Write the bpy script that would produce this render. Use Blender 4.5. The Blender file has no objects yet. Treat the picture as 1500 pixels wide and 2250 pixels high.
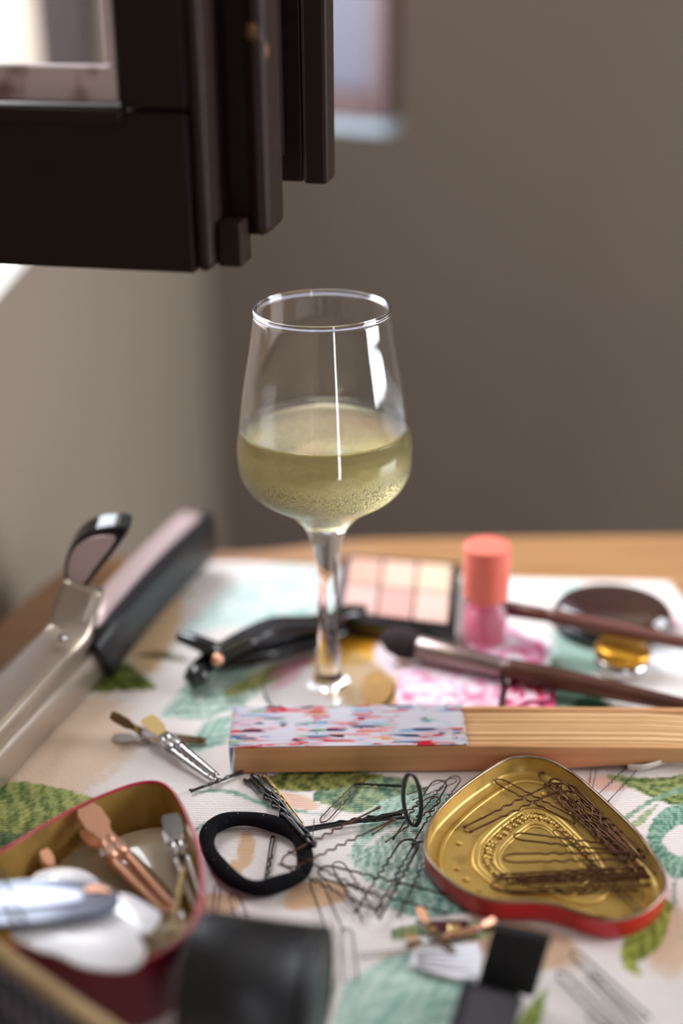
import bpy, math, random
import numpy as np
from mathutils import Vector, Matrix
random.seed(4)
PI = math.pi
SC = bpy.context.scene
COL = SC.collection

# ------------------------------------------------------------------ camera, world, exposure
F = 3000.0                     # focal length in pixels of the 1500 x 2250 frame
PITCH = math.radians(24.3)
ROLL = math.radians(-0.5)
CAM = Vector((0.0, -0.62, 0.383))
MROT = Matrix.Rotation(PI/2 - PITCH, 3, 'X') @ Matrix.Rotation(ROLL, 3, 'Z')
cd = bpy.data.cameras.new('camera')
cd.sensor_fit = 'VERTICAL'; cd.sensor_height = 36.0; cd.lens = 36.0*F/2250.0
cd.dof.use_dof = True; cd.dof.focus_distance = 0.622; cd.dof.aperture_fstop = 1.9
cd.clip_start = 0.02
co = bpy.data.objects.new('camera', cd); COL.objects.link(co)
co.matrix_world = Matrix.Translation(CAM) @ MROT.to_4x4()
SC.camera = co
SC.view_settings.view_transform = 'Standard'; SC.view_settings.look = 'None'
SC.view_settings.gamma = 1.0; SC.view_settings.use_curve_mapping = False
SC.view_settings.exposure = 1.5

w = bpy.data.worlds.new('sky'); SC.world = w; w.use_nodes = True
bg = w.node_tree.nodes['Background']
bg.inputs[0].default_value = (0.88, 0.93, 1.0, 1); bg.inputs[1].default_value = 4.8

def portal(loc, direction, sx, sy):
    l = bpy.data.lights.new('opening_portal', 'AREA'); l.shape = 'RECTANGLE'; l.size = sx; l.size_y = sy
    l.cycles.is_portal = True
    o = bpy.data.objects.new('opening_portal', l); COL.objects.link(o)
    o.location = loc; o.rotation_euler = Vector(direction).to_track_quat('-Z', 'Y').to_euler()

WX, WY0, WY1, WZ0, WZ1 = -0.215, 0.0, 0.78, 0.19, 1.45       # window opening in the left wall
DX0, DX1, DZ0, DZ1 = 0.62, 0.80, -0.74, 1.35                  # unseen slit added behind the camera for fill and a thin reflection
QY0, QY1, QZ0, QZ1 = -0.65, 0.65, -0.1, 1.5                   # unseen opening added in the right wall for fill light
FY = -2.0
portal((WX-0.02, (WY0+WY1)/2, (WZ0+WZ1)/2), (1, 0, 0), WZ1-WZ0, WY1-WY0)
portal(((DX0+DX1)/2, FY-0.02, (DZ0+DZ1)/2), (0, 1, 0), DX1-DX0, DZ1-DZ0)
portal((2.3+0.02, (QY0+QY1)/2, (QZ0+QZ1)/2), (-1, 0, 0), QZ1-QZ0, QY1-QY0)

# ------------------------------------------------------------------ pixels to places
def ray(px, py):
    return MROT @ Vector(((px-750)/F, -(py-1125)/F, -1.0))
def P(px, py, z=0.0):
    d = ray(px, py); t = (z - CAM.z)/d.z
    return CAM + d*t
def PY(px, py, y):
    d = ray(px, py); t = (y - CAM.y)/d.y
    return CAM + d*t

# ------------------------------------------------------------------ materials
def lin(c):
    return tuple((x/255/12.92 if x/255 <= 0.04045 else ((x/255+0.055)/1.055)**2.4) for x in c)
def mat(name, c, rough=0.5, metal=0.0, trans=0.0, ior=1.45, coat=0.0, noise=None, bump=None, spec=None, alpha=1.0, sss=0):
    """noise = (scale, colour2, lo, hi[, stretch]); bump = (scale, strength, distance)"""
    m = bpy.data.materials.new(name); m.use_nodes = True
    nt = m.node_tree; b = nt.nodes['Principled BSDF']
    b.inputs['Base Color'].default_value = (*lin(c), 1)
    b.inputs['Roughness'].default_value = rough; b.inputs['Metallic'].default_value = metal
    b.inputs['Transmission Weight'].default_value = trans; b.inputs['IOR'].default_value = ior
    b.inputs['Coat Weight'].default_value = coat
    b.inputs['Alpha'].default_value = alpha
    if spec is not None: b.inputs['Specular IOR Level'].default_value = spec
    tc = nt.nodes.new('ShaderNodeTexCoord')
    if noise:
        mp = nt.nodes.new('ShaderNodeMapping')
        if len(noise) > 4: mp.inputs['Scale'].default_value = noise[4]
        n = nt.nodes.new('ShaderNodeTexNoise'); n.inputs['Scale'].default_value = noise[0]; n.inputs['Detail'].default_value = 6
        r = nt.nodes.new('ShaderNodeValToRGB')
        r.color_ramp.elements[0].position = noise[2]; r.color_ramp.elements[1].position = noise[3]
        r.color_ramp.elements[0].color = (*lin(c), 1); r.color_ramp.elements[1].color = (*lin(noise[1]), 1)
        nt.links.new(tc.outputs['Object'], mp.inputs[0]); nt.links.new(mp.outputs[0], n.inputs['Vector'])
        nt.links.new(n.outputs['Fac'], r.inputs[0]); nt.links.new(r.outputs[0], b.inputs['Base Color'])
    if bump:
        n = nt.nodes.new('ShaderNodeTexNoise'); n.inputs['Scale'].default_value = bump[0]; n.inputs['Detail'].default_value = 4
        bn = nt.nodes.new('ShaderNodeBump'); bn.inputs['Strength'].default_value = bump[1]; bn.inputs['Distance'].default_value = bump[2]
        nt.links.new(tc.outputs['Object'], n.inputs['Vector']); nt.links.new(n.outputs['Fac'], bn.inputs['Height'])
        nt.links.new(bn.outputs[0], b.inputs['Normal'])
    return m

M = {}
M['wall'] = mat('taupe_plaster', (120, 106, 92), 0.9, noise=(1.3, (111, 99, 89), 0.3, 0.7), bump=(30, 0.2, 0.004))
M['wall_left'] = mat('pale_plaster', (140, 126, 111), 0.9, bump=(30, 0.2, 0.004))
M['ceiling'] = mat('white_plaster', (225, 220, 212), 0.9)
M['floor'] = mat('floor_boards', (120, 92, 70), 0.5, noise=(3, (96, 72, 54), 0.3, 0.7, (1, 12, 1)))
M['sill'] = mat('white_paint', (235, 230, 222), 0.5)
M['table'] = mat('orange_wood', (172, 128, 86), 0.3, coat=0.6, noise=(6, (154, 110, 70), 0.3, 0.7, (1, 10, 1)))
M['darkwood'] = mat('dark_stained_wood', (34, 20, 15), 0.45, spec=0.2, noise=(14, (28, 18, 15), 0.35, 0.7, (1, 1, 8)), bump=(90, 0.25, 0.001))
M['wornwood'] = mat('worn_wood', (38, 23, 17), 0.5, spec=0.2, noise=(75, (140, 104, 66), 0.68, 0.76), bump=(120, 0.35, 0.001))
M['bead'] = mat('weathered_putty', (196, 176, 172), 0.55, noise=(55, (120, 88, 84), 0.52, 0.7), bump=(160, 0.4, 0.001))
M['redwood'] = mat('red_brown_wood', (62, 36, 35), 0.4)
M['pane'] = mat('window_glass', (250, 252, 255), 0.02, trans=1.0, ior=1.05)
M['facade'] = mat('cream_facade', (226, 208, 194), 0.9, noise=(1.2, (205, 170, 156), 0.4, 0.7))
M['stone'] = mat('grey_facade_stone', (150, 150, 152), 0.9)
M['gold_in'] = mat('gold_lacquer', (206, 170, 92), 0.38, metal=0.5, noise=(70, (116, 88, 40), 0.55, 0.85), bump=(300, 0.06, 0.0005))
M['gold_deep'] = mat('old_gold_lacquer', (186, 148, 78), 0.45, metal=0.5, noise=(40, (96, 72, 36), 0.5, 0.85), bump=(240, 0.08, 0.0005))
M['red_tin'] = mat('red_enamel', (194, 16, 34), 0.28, coat=0.4, noise=(45, (112, 14, 22), 0.56, 0.8))
M['maroon_tin'] = mat('maroon_enamel', (120, 20, 42), 0.3, coat=0.4, noise=(40, (84, 14, 30), 0.5, 0.8))
M['rim_steel'] = mat('worn_tin_rim', (150, 132, 112), 0.35, metal=0.9, noise=(60, (92, 70, 50), 0.5, 0.7))
M['rim_red'] = mat('rim_red', (186, 40, 70), 0.3, coat=0.5, noise=(60, (140, 26, 44), 0.5, 0.75))
M['pin_brown'] = mat('bronze_wire', (96, 64, 46), 0.3, metal=0.8)
M['pin_dark'] = mat('dark_brown_wire', (52, 34, 30), 0.35, metal=0.6)
M['pin_black'] = mat('black_wire', (24, 23, 26), 0.28, metal=0.2, coat=0.5)
M['pin_gold'] = mat('gold_wire', (184, 160, 110), 0.3, metal=0.9)
M['velvet'] = mat('black_velvet', (17, 16, 19), 0.95, bump=(900, 0.8, 0.0012), spec=0.15)
M['fuzz'] = mat('velvet_fuzz', (44, 42, 46), 0.9)
M['lint'] = mat('lint', (190, 180, 168), 0.9)
M['blackplastic'] = mat('black_plastic', (18, 17, 20), 0.16, coat=0.6)
M['blackmatte'] = mat('satin_black_plastic', (21, 20, 23), 0.4)
M['blacksoft'] = mat('matt_black_card', (17, 17, 19), 0.6)
M['silver'] = mat('polished_steel', (205, 202, 200), 0.2, metal=1.0)
M['copper'] = mat('copper_plate', (232, 172, 138), 0.3, metal=0.6, bump=(200, 0.08, 0.0005))
M['bronze'] = mat('aged_brass', (128, 100, 62), 0.35, metal=1.0)
M['goldclip'] = mat('pale_gold_plate', (238, 206, 140), 0.3, metal=0.9)
M['champagne'] = mat('champagne_metal_paint', (178, 164, 150), 0.3, metal=0.75)
M['plate'] = mat('ceramic_hot_plate', (206, 182, 180), 0.2, metal=0.25)  # pinkish base colour carries the light reflected on the plates
M['wood'] = mat('pale_fan_wood', (226, 184, 136), 0.5, noise=(22, (202, 156, 108), 0.35, 0.7, (0.25, 8, 8)))
M['guardwood'] = mat('guard_wood', (208, 156, 108), 0.45, noise=(26, (184, 132, 86), 0.35, 0.7, (0.25, 6, 6)))
M['brushwood'] = mat('walnut_handle', (92, 52, 38), 0.35, noise=(30, (64, 36, 28), 0.35, 0.7, (0.3, 6, 6)))
M['redhandle'] = mat('red_brown_handle', (116, 74, 66), 0.3)
M['ferrule'] = mat('dull_ferrule', (150, 132, 128), 0.3, metal=0.9)
M['bristle'] = mat('dark_bristle', (46, 32, 36), 0.9, bump=(500, 0.9, 0.002))
M['coral'] = mat('coral_plastic', (236, 122, 104), 0.35)
M['frost'] = mat('clear_plastic', (244, 214, 216), 0.15, trans=0.85, ior=1.3)
M['pinkgel'] = mat('pink_stick', (226, 92, 140), 0.35)
M['mica'] = mat('clear_plastic_disc', (236, 222, 196), 0.12, trans=0.55, ior=1.3, coat=0.5)
M['glare'] = mat('painted_window_glare', (250, 248, 250), 0.3, metal=0.3, coat=1.0)  # white base colour stands for the window reflected on the clips
M['navy'] = mat('blue_grey_enamel', (74, 82, 104), 0.22, metal=0.4, coat=0.6)
M['lilac'] = mat('silver_lilac_enamel', (196, 200, 220), 0.25, metal=0.6)
M['lens'] = mat('dark_brown_acrylic', (52, 30, 28), 0.12, coat=0.7, noise=(14, (88, 58, 40), 0.45, 0.75))
M['goldlid'] = mat('gold_lid', (206, 150, 48), 0.3, metal=0.8)
M['white'] = mat('white_card', (236, 234, 240), 0.5)
M['ivory'] = mat('ivory_ribbon', (222, 214, 206), 0.4)
M['maroon'] = mat('maroon_plastic', (74, 18, 32), 0.3)
M['tan'] = mat('tan_wood', (192, 164, 122), 0.5, noise=(20, (172, 142, 100), 0.35, 0.7, (0.3, 6, 6)))
M['padblack'] = mat('black_rubber', (24, 24, 30), 0.6)
M['bristletip'] = mat('pinkish_bristle', (120, 100, 100), 0.5)
M['elastic'] = mat('dark_metal_band', (62, 60, 66), 0.3, metal=0.6)
PANS = [mat('powder_%d' % i, c, 0.8, bump=(400, 0.3, 0.0006)) for i, c in enumerate(
    [(210, 170, 160), (202, 152, 142), (212, 174, 160), (204, 158, 140), (214, 176, 156), (218, 184, 158)])]
EXTRA = {}

# ------------------------------------------------------------------ mesh helpers
def V0(V): return Vector(V[0])
def mk(name, V, FA, m, parent=None, smooth=True, mods=()):
    off = parent.get('_o', (0, 0, 0)) if parent is not None else (0, 0, 0)
    vol = 0.0
    for f in FA:
        a = Vector(V[f[0]])
        for i in range(1, len(f)-1): vol += (Vector(V[f[i]])-V0(V)).dot((Vector(V[f[i+1]])-V0(V)).cross(a-V0(V)))
    if vol < 0: FA = [tuple(reversed(f)) for f in FA]
    me = bpy.data.meshes.new(name)
    me.from_pydata([(v[0]-off[0], v[1]-off[1], v[2]-off[2]) for v in V], [], FA)
    if smooth: me.polygons.foreach_set('use_smooth', [True]*len(me.polygons))
    me.materials.append(m); me.update()
    o = bpy.data.objects.new(name, me); COL.objects.link(o)
    if parent is not None:
        o.parent = parent
        o['_o'] = tuple(off)
    for kind, kw in mods:
        md = o.modifiers.new(kind.lower(), kind)
        for k, v in kw.items(): setattr(md, k, v)
    return o
def tag(o, label, cat, group=None, kind=None):
    if label: o['label'] = label
    if cat: o['category'] = cat
    if group: o['group'] = group
    if kind: o['kind'] = kind
    return o
def thing(name, label, cat, loc=(0, 0, 0), group=None):
    o = bpy.data.objects.new(name, None); COL.objects.link(o)
    o.location = loc; o['_o'] = tuple(loc); o.empty_display_size = 0.01
    return tag(o, label, cat, group)
def struct(o):
    o['kind'] = 'structure'; return o
def cat_rom(pts, n=8, closed=False):
    pts = [Vector(p) for p in pts]; out = []; N = len(pts)
    for i in range(N if closed else N-1):
        if closed: a, b, c, d = pts[i-1], pts[i], pts[(i+1) % N], pts[(i+2) % N]
        else: a, b, c, d = pts[max(i-1, 0)], pts[i], pts[i+1], pts[min(i+2, N-1)]
        for k in range(n):
            t = k/n
            out.append(0.5*((2*b)+(c-a)*t+(2*a-5*b+4*c-d)*t*t+(3*b-a-3*c+d)*t**3))
    if not closed: out.append(pts[-1].copy())
    return out
def lathe(prof, n=48, axis=None):
    """prof [(r, z)]; axis = (origin, direction) for a tilted axis"""
    V, FA = [], []
    if axis:
        o, d = Vector(axis[0]), Vector(axis[1]).normalized()
        q = d.to_track_quat('Z', 'Y').to_matrix()
    for r, z in prof:
        for k in range(n):
            a = 2*PI*k/n; p = Vector((r*math.cos(a), r*math.sin(a), z))
            V.append(o + q @ p if axis else p)
    for i in range(len(prof)-1):
        for k in range(n):
            k2 = (k+1) % n
            FA.append((i*n+k, i*n+k2, (i+1)*n+k2, (i+1)*n+k))
    if prof[0][0] > 1e-6: FA.append(tuple(reversed(range(n))))
    if prof[-1][0] > 1e-6: FA.append(tuple((len(prof)-1)*n+k for k in range(n)))
    return V, FA
def sweep(pts, ra, rb=None, n=8, up=(0, 0, 1), closed=False, square=False):
    """tube along pts; ra = half size across, rb = half size along 'up'; numbers or lists"""
    pts = [Vector(p) for p in pts]; N = len(pts)
    if rb is None: rb = ra
    ra = ra if hasattr(ra, '__len__') else [ra]*N
    rb = rb if hasattr(rb, '__len__') else [rb]*N
    V, FA = [], []; up = Vector(up); prev = None
    for i, p in enumerate(pts):
        if closed: t = pts[(i+1) % N]-pts[i-1]
        else: t = pts[min(i+1, N-1)]-pts[max(i-1, 0)]
        t.normalize()
        s = t.cross(up)
        if s.length < 0.15 and prev is not None: s = prev - t*prev.dot(t)
        elif s.length < 1e-4: s = t.orthogonal()
        s.normalize()
        u = s.cross(t).normalized(); prev = s
        for k in range(n):
            a = 2*PI*(k+0.5)/n; c, sn = math.cos(a), math.sin(a)
            if square:
                q = 0.35
                c = math.copysign(abs(c)**q, c); sn = math.copysign(abs(sn)**q, sn)
            V.append(p + s*(ra[i]*c) + u*(rb[i]*sn))
    for i in range(N if closed else N-1):
        j = (i+1) % N
        for k in range(n):
            k2 = (k+1) % n
            FA.append((i*n+k, j*n+k, j*n+k2, i*n+k2))
    if not closed:
        FA.append(tuple(range(n))); FA.append(tuple((N-1)*n+k for k in reversed(range(n))))
    return V, FA
def boxv(o, ex, ey, ez):
    o, ex, ey, ez = Vector(o), Vector(ex), Vector(ey), Vector(ez)
    V = [o, o+ex, o+ex+ey, o+ey, o+ez, o+ex+ez, o+ex+ey+ez, o+ey+ez]
    return V, [(0, 3, 2, 1), (4, 5, 6, 7), (0, 1, 5, 4), (1, 2, 6, 5), (2, 3, 7, 6), (3, 0, 4, 7)]
def box(x0, x1, y0, y1, z0, z1):
    return boxv((x0, y0, z0), (x1-x0, 0, 0), (0, y1-y0, 0), (0, 0, z1-z0))
def prism(poly, z0, z1):
    n = len(poly)
    V = [(p[0], p[1], z0) for p in poly]+[(p[0], p[1], z1) for p in poly]
    FA = [tuple(reversed(range(n))), tuple(range(n, 2*n))]
    for i in range(n):
        j = (i+1) % n; FA.append((i, j, n+j, n+i))
    a = sum(poly[i][0]*poly[(i+1) % n][1]-poly[(i+1) % n][0]*poly[i][1] for i in range(n))
    if a < 0: FA = [tuple(reversed(f)) for f in FA]
    return V, FA
def join(*parts):
    V, FA = [], []
    for v, f in parts:
        b = len(V); V += list(v); FA += [tuple(i+b for i in q) for q in f]
    return V, FA
def BV(wd, s=2): return ('BEVEL', dict(width=wd, segments=s, limit_method='ANGLE', angle_limit=0.6))
def SOL(t, off=0): return ('SOLIDIFY', dict(thickness=t, offset=off))
SUB = ('SUBSURF', dict(levels=2, render_levels=2))

# ------------------------------------------------------------------ room
BY, RX, CZ, FZ = 1.55, 2.3, 1.95, -0.74
T = 0.16
struct(mk('floor', *box(WX-T, RX+T, FY-T, BY+T, FZ-0.1, FZ), M['floor'], smooth=False))
struct(mk('ceiling', *box(WX-T, RX+T, FY-T, BY+T, CZ, CZ+0.1), M['ceiling'], smooth=False))
struct(mk('wall_back', *box(WX-T, RX+T, BY, BY+T, FZ, CZ), M['wall'], smooth=False))
struct(mk('wall_right', *join(box(RX, RX+T, FY, QY0, FZ, CZ), box(RX, RX+T, QY1, BY, FZ, CZ), box(RX, RX+T, QY0, QY1, FZ, QZ0), box(RX, RX+T, QY0, QY1, QZ1, CZ)), M['wall'], smooth=False))
w3 = struct(thing('added_fill_opening', 'unseen opening in the right wall, added for fill light', 'window', (RX, QY0, QZ0)))
for (a, b, c, d) in ((QY0, QY0+0.05, QZ0, QZ1), (QY1-0.05, QY1, QZ0, QZ1), (QY0+0.051, QY1-0.051, QZ0, QZ0+0.05), (QY0+0.051, QY1-0.051, QZ1-0.05, QZ1)):
    mk('added_opening_frame', *box(RX+0.03, RX+0.08, a, b, c, d), M['redwood'], w3, False)
wl = join(box(WX-T, WX, FY, WY0, FZ, CZ), box(WX-T, WX, WY1, BY, FZ, CZ),
          box(WX-T, WX, WY0, WY1, FZ, WZ0), box(WX-T, WX, WY0, WY1, WZ1, CZ))
struct(mk('wall_left', *wl, M['wall_left'], smooth=False))
wf = join(box(WX-T, DX0, FY-T, FY, FZ, CZ), box(DX1, RX+T, FY-T, FY, FZ, CZ),
          box(DX0, DX1, FY-T, FY, DZ1, CZ))
struct(mk('wall_front', *wf, M['wall'], smooth=False))

win = struct(thing('window_1', 'deep white-silled window opening in the left wall', 'window', (WX, WY0, WZ0)))
mk('window_sill', *box(WX-T, -0.187, WY0+0.002, WY1, WZ0-0.010, WZ0), M['sill'], win, False, [BV(0.003)])
for (a, b, c, d) in ((WY0, WY0+0.03, WZ0, WZ1), (WY1-0.03, WY1, WZ0, WZ1)):
    mk('opening_jamb', *box(WX-0.07, WX-0.02, a, b, c, d), M['darkwood'], win, False)
mk('window_head', *box(WX-0.07, WX-0.02, WY0+0.03, WY1-0.03, WZ1-0.03, WZ1), M['darkwood'], win, False)
w2 = struct(thing('added_reflection_gap', 'narrow unseen opening behind the viewer, added for reflections', 'window', (DX0, FY, DZ0)))
for (a, b, c, d) in ((DX0, DX0+0.02, DZ0, DZ1), (DX1-0.02, DX1, DZ0, DZ1)):
    mk('opening_jamb', *box(a, b, FY-0.08, FY-0.03, c, d), M['redwood'], w2, False)

# the house across the lane, seen through the open sash
fac = thing('house_facade', 'pale cream house front across the lane, seen through the sash pane', 'building', (-3.2, 1.0, -1.0))
mk('wall', *box(-3.3, -3.1, -1.0, 9.0, -1.0, 0.62), M['facade'], fac, False)
for y0 in (5.2, 6.3, 7.4):
    s = mk('shutter', *box(-3.1, -3.06, y0, y0+0.22, -0.5, 0.4), M['stone'], fac, False)
mk('cornice', *box(-3.1, -3.0, -1.0, 9.0, 0.56, 0.62), M['sill'], fac, False)

# ------------------------------------------------------------------ open sash, shutter board, far sash
def sash_part(name, S, x0, x1, y0, y1, z0, z1, m, parent, bev=0.0015):
    """box in the sash's own frame: x to the free edge, y away, z up; S = (origin, ex, ey)"""
    o, ex, ey = S
    return mk(name, *boxv(o+ex*x0+ey*y0+Vector((0, 0, z0)), ex*(x1-x0), ey*(y1-y0), Vector((0, 0, z1-z0))), m, parent, False, [BV(bev)])
ZT = 1.02
A = PY(462, 604, -0.062)                        # lower free corner of the sash front
B = PY(-10, 581, -0.042)
ex = Vector((A.x-B.x, A.y-B.y, 0)).normalized(); ey = Vector((-ex.y, ex.x, 0))
zb = A.z
sash = thing('casement_sash', 'open dark-stained window sash with a bright pane, worn lower corner, above the wine glass', 'window sash', (A.x, A.y, zb))
S = (Vector((A.x, A.y, 0)), ex, ey)
Wd = (A.x+0.225)/ex.x                           # reaches the jamb
rail_h = PY(300, 246, -0.055).z - zb
sx = -(A.x - PY(248, 150, -0.055).x)            # inner edge of the stile
sash_part('bottom_rail', S, -Wd, -0.0065, 0, 0.034, zb, zb+rail_h, M['darkwood'], sash)
sash_part('edge_strip', S, -0.006, 0, 0.001, 0.034, zb+0.0005, ZT, M['wornwood'], sash, 0.0028)
sash_part('stile', S, sx, -0.0065, 0.0015, 0.034, zb+rail_h+0.0008, ZT, M['darkwood'], sash)
sash_part('stile', S, -Wd, -Wd+0.04, 0.002, 0.034, zb+rail_h+0.0008, ZT, M['darkwood'], sash)
sash_part('top_rail', S, -Wd+0.041, sx-0.0005, 0, 0.034, ZT-0.05, ZT, M['darkwood'], sash)
bz = zb+rail_h
sash_part('rail_moulding', S, -Wd+0.041, sx+0.002, -0.004, 0.006, bz-0.004, bz+0.0015, M['wornwood'], sash, 0.001)
sash_part('glazing_bead', S, -Wd+0.041, sx-0.001, 0.004, 0.012, bz+0.0025, bz+0.017, M['bead'], sash)
sash_part('glazing_bead', S, sx-0.006, sx-0.001, 0.004, 0.012, bz+0.0175, ZT-0.051, M['bead'], sash)
sash_part('pane', S, -Wd+0.041, sx-0.002, 0.0125, 0.0155, bz+0.003, ZT-0.051, M['pane'], sash, 0.0002)
# stepped rebate strips on the free edge
C1 = PY(522, 583, -0.050); C2 = PY(570, 508, -0.030)
def xs(pt): return (pt.x-A.x)/ex.x
sash_part('rebate_strip', S, 0.0005, xs(C1), 0.010, 0.026, C1.z, PY(500, 485, -0.05).z, M['wornwood'], sash, 0.001)
sash_part('rebate_strip', S, 0.0005, xs(PY(545, 500, -0.03)), 0.0265, 0.044, C2.z, ZT, M['darkwood'], sash, 0.002)
sash_part('cover_moulding', S, xs(PY(528, 505, -0.03)), xs(C2), 0.022, 0.052, C2.z+0.0003, ZT, M['wornwood'], sash, 0.004)

D1 = PY(722, 402, 0.035)
shut = thing('window_shutter', 'dark narrow shutter board with a worn right edge behind the open sash', 'shutter', (D1.x, D1.y, D1.z))
S2 = (Vector((D1.x, D1.y, 0)), ex, ey)
sash_part('board', S2, -0.066, -0.0125, 0, 0.014, D1.z, ZT, M['darkwood'], shut, 0.001)
sash_part('edge_stile', S2, -0.012, 0, -0.003, 0.016, D1.z-0.0005, ZT, M['wornwood'], shut, 0.002)
sash_part('raised_panel', S2, -0.060, -0.020, -0.004, 0, D1.z+0.012, ZT-0.03, M['darkwood'], shut, 0.0015)

E1 = PY(846, 268, 0.62)
far = thing('casement_sash', 'red-brown framed sash with a pane coloured as its bluish reflection, far out of focus behind the shutter', 'window sash', (E1.x, E1.y, E1.z))
hv = Vector((WX+0.02-E1.x, WY1-0.02-E1.y, 0)); Wf = hv.length; exf = -hv.normalized(); eyf = Vector((-exf.y, exf.x, 0))
S3 = (Vector((E1.x, E1.y, 0)), exf, eyf)
sash_part('stile', S3, -0.016, 0, 0, 0.03, E1.z, ZT, M['redwood'], far)
sash_part('stile', S3, -Wf, -Wf+0.03, 0, 0.03, E1.z, ZT, M['redwood'], far)
sash_part('bottom_rail', S3, -Wf+0.031, -0.0165, 0, 0.03, E1.z, E1.z+0.024, M['redwood'], far)
sash_part('top_rail', S3, -Wf+0.031, -0.0165, 0, 0.03, ZT-0.04, ZT, M['redwood'], far)
M['pane_reflection'] = mat('painted_pane_reflection', (66, 64, 78), 0.5)  # opaque slab in place of the pane, coloured as its bluish reflection
sash_part('pane_reflection', S3, -Wf+0.032, -0.017, 0.012, 0.016, E1.z+0.025, ZT-0.041, M['pane_reflection'], far, 0.0005)
sash_part('drip_bar', S3, -Wf+0.01, -0.001, 0.002, 0.03, E1.z-0.012, E1.z-0.001, mat('blue_grey_seal', (120, 134, 142), 0.5), far)

# ------------------------------------------------------------------ table
tp = [(-260, 1640), (-120, 1480), (0, 1362), (80, 1292), (150, 1243), (230, 1222), (400, 1214), (600, 1204), (760, 1184), (1000, 1178), (1500, 1172)]
tpw = [P(x, y, -0.002) for x, y in tp]
poly = [(p.x, p.y) for p in cat_rom(tpw, 5)]
poly = [(-0.212, -0.5)] + [q for q in poly if q[0] > -0.213] + [(0.62, poly[-1][1]), (0.62, -0.5)]
tab = thing('table', 'orange-brown wooden table with a rounded corner, under the leafy cloth', 'table', (0.15, -0.15, FZ))
mk('table_top', *prism(poly, -0.030, -0.002), M['table'], tab, False, [BV(0.003)])
for lx, ly in ((-0.13, -0.42), (0.52, -0.42), (-0.13, 0.02), (0.52, 0.10)):
    mk('leg', *lathe([(0.016, FZ), (0.024, FZ+0.3), (0.026, -0.0305)], 20, ((lx, ly, 0), (0, 0, 1))), M['table'], tab)

# ------------------------------------------------------------------ leafy cloth (print plus one painted shadow, stored as colour on the weave)
GX0, GX1, GY0, GY1, ST = -0.225, 0.27, -0.44, 0.19, 0.0011
gx = np.arange(GX0, GX1, ST); gy = np.arange(GY0, GY1, ST)
X, Y = np.meshgrid(gx, gy)
R = np.array(MROT)
def project(x, y, z):
    d = np.stack([x-CAM.x, y-CAM.y, z-CAM.z+np.zeros_like(x)], -1) @ R
    return 750 + F*d[..., 0]/-d[..., 2], 1125 - F*d[..., 1]/-d[..., 2]
U, Vv = project(X, Y, 0*X)
def vnoise(sx, sy, seed):
    rs = np.random.RandomState(seed); a = np.zeros_like(X)
    for i in range(10):
        th = rs.uniform(0, 2*PI); f = rs.uniform(0.5, 2.2); ph = rs.uniform(0, 2*PI)
        a += np.sin((X/sx*math.cos(th)+Y/sy*math.sin(th))*f*2*PI+ph)
    return a/10**0.5/1.4
N1 = vnoise(0.02, 0.02, 1); N2 = vnoise(0.006, 0.006, 2); N3 = vnoise(0.0025, 0.0025, 3)
def C(*c): return np.array(lin(c))
Cc = np.zeros(X.shape+(3,)) + C(240, 231, 226)
def sm(a): a = np.clip(a, 0, 1); return a*a*(3-2*a)
def put(mask, col):
    global Cc
    Cc = Cc*(1-mask[..., None]) + col*mask[..., None]
def poly_blob(cx, cy, rx, ry, col, rot=0, edge=0.35, wob=0.25):
    a = math.radians(rot); du, dv = U-cx, Vv-cy
    e = ((du*math.cos(a)+dv*math.sin(a))/rx)**2 + ((-du*math.sin(a)+dv*math.cos(a))/ry)**2
    put(sm((1-e+wob*N1*0.6+wob*N2*0.4)/edge), C(*col))
def leaf(sp, hw, dark, light, nst=9, slant=1.2, soft=5, rib=None, tone=0.5):
    pts = np.array([(p[0], p[1]) for p in cat_rom([(x, y, 0) for x, y in sp], 10)])
    hws = np.interp(np.linspace(0, 1, len(pts)), np.linspace(0, 1, len(hw)), hw)
    mh = max(hw)+10
    idx = np.where((U > pts[:, 0].min()-mh) & (U < pts[:, 0].max()+mh) & (Vv > pts[:, 1].min()-mh) & (Vv < pts[:, 1].max()+mh))
    if not len(idx[0]): return
    u, v = U[idx], Vv[idx]
    d2 = (u[:, None]-pts[None, :, 0])**2+(v[:, None]-pts[None, :, 1])**2
    k = d2.argmin(1); dist = np.sqrt(d2[np.arange(len(k)), k])
    tg = np.gradient(pts, axis=0); tg /= np.linalg.norm(tg, axis=1)[:, None]+1e-9
    s = (u-pts[k, 0])*tg[k, 1]-(v-pts[k, 1])*tg[k, 0]
    al = (u-pts[k, 0])*tg[k, 0]+(v-pts[k, 1])*tg[k, 1]
    dist = np.sqrt(s*s+np.maximum(0, np.abs(al)-6)**2*4)
    wv = hws[k]+2.5*N2[idx]
    m = sm((wv-dist)/soft)
    t = k/len(pts)
    st = 0.5+0.5*np.sin(2*PI*nst*(t-slant*0.2*np.abs(s)/(mh))+1.2*N2[idx]+0.8*N1[idx])
    st = np.clip(tone-0.5+st*0.75+0.15*N3[idx]+0.22*N1[idx]+0.1, 0, 1)
    col = C(*dark)*(1-st[:, None])+C(*light)*st[:, None]
    if rib is not None:
        rm = sm((3.5-np.abs(s))/3)*0.7; col = col*(1-rm[:, None])+C(*rib)*rm[:, None]
    Cc[idx] = Cc[idx]*(1-m[:, None])+col*m[:, None]
TAN = (222, 184, 148)
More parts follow.
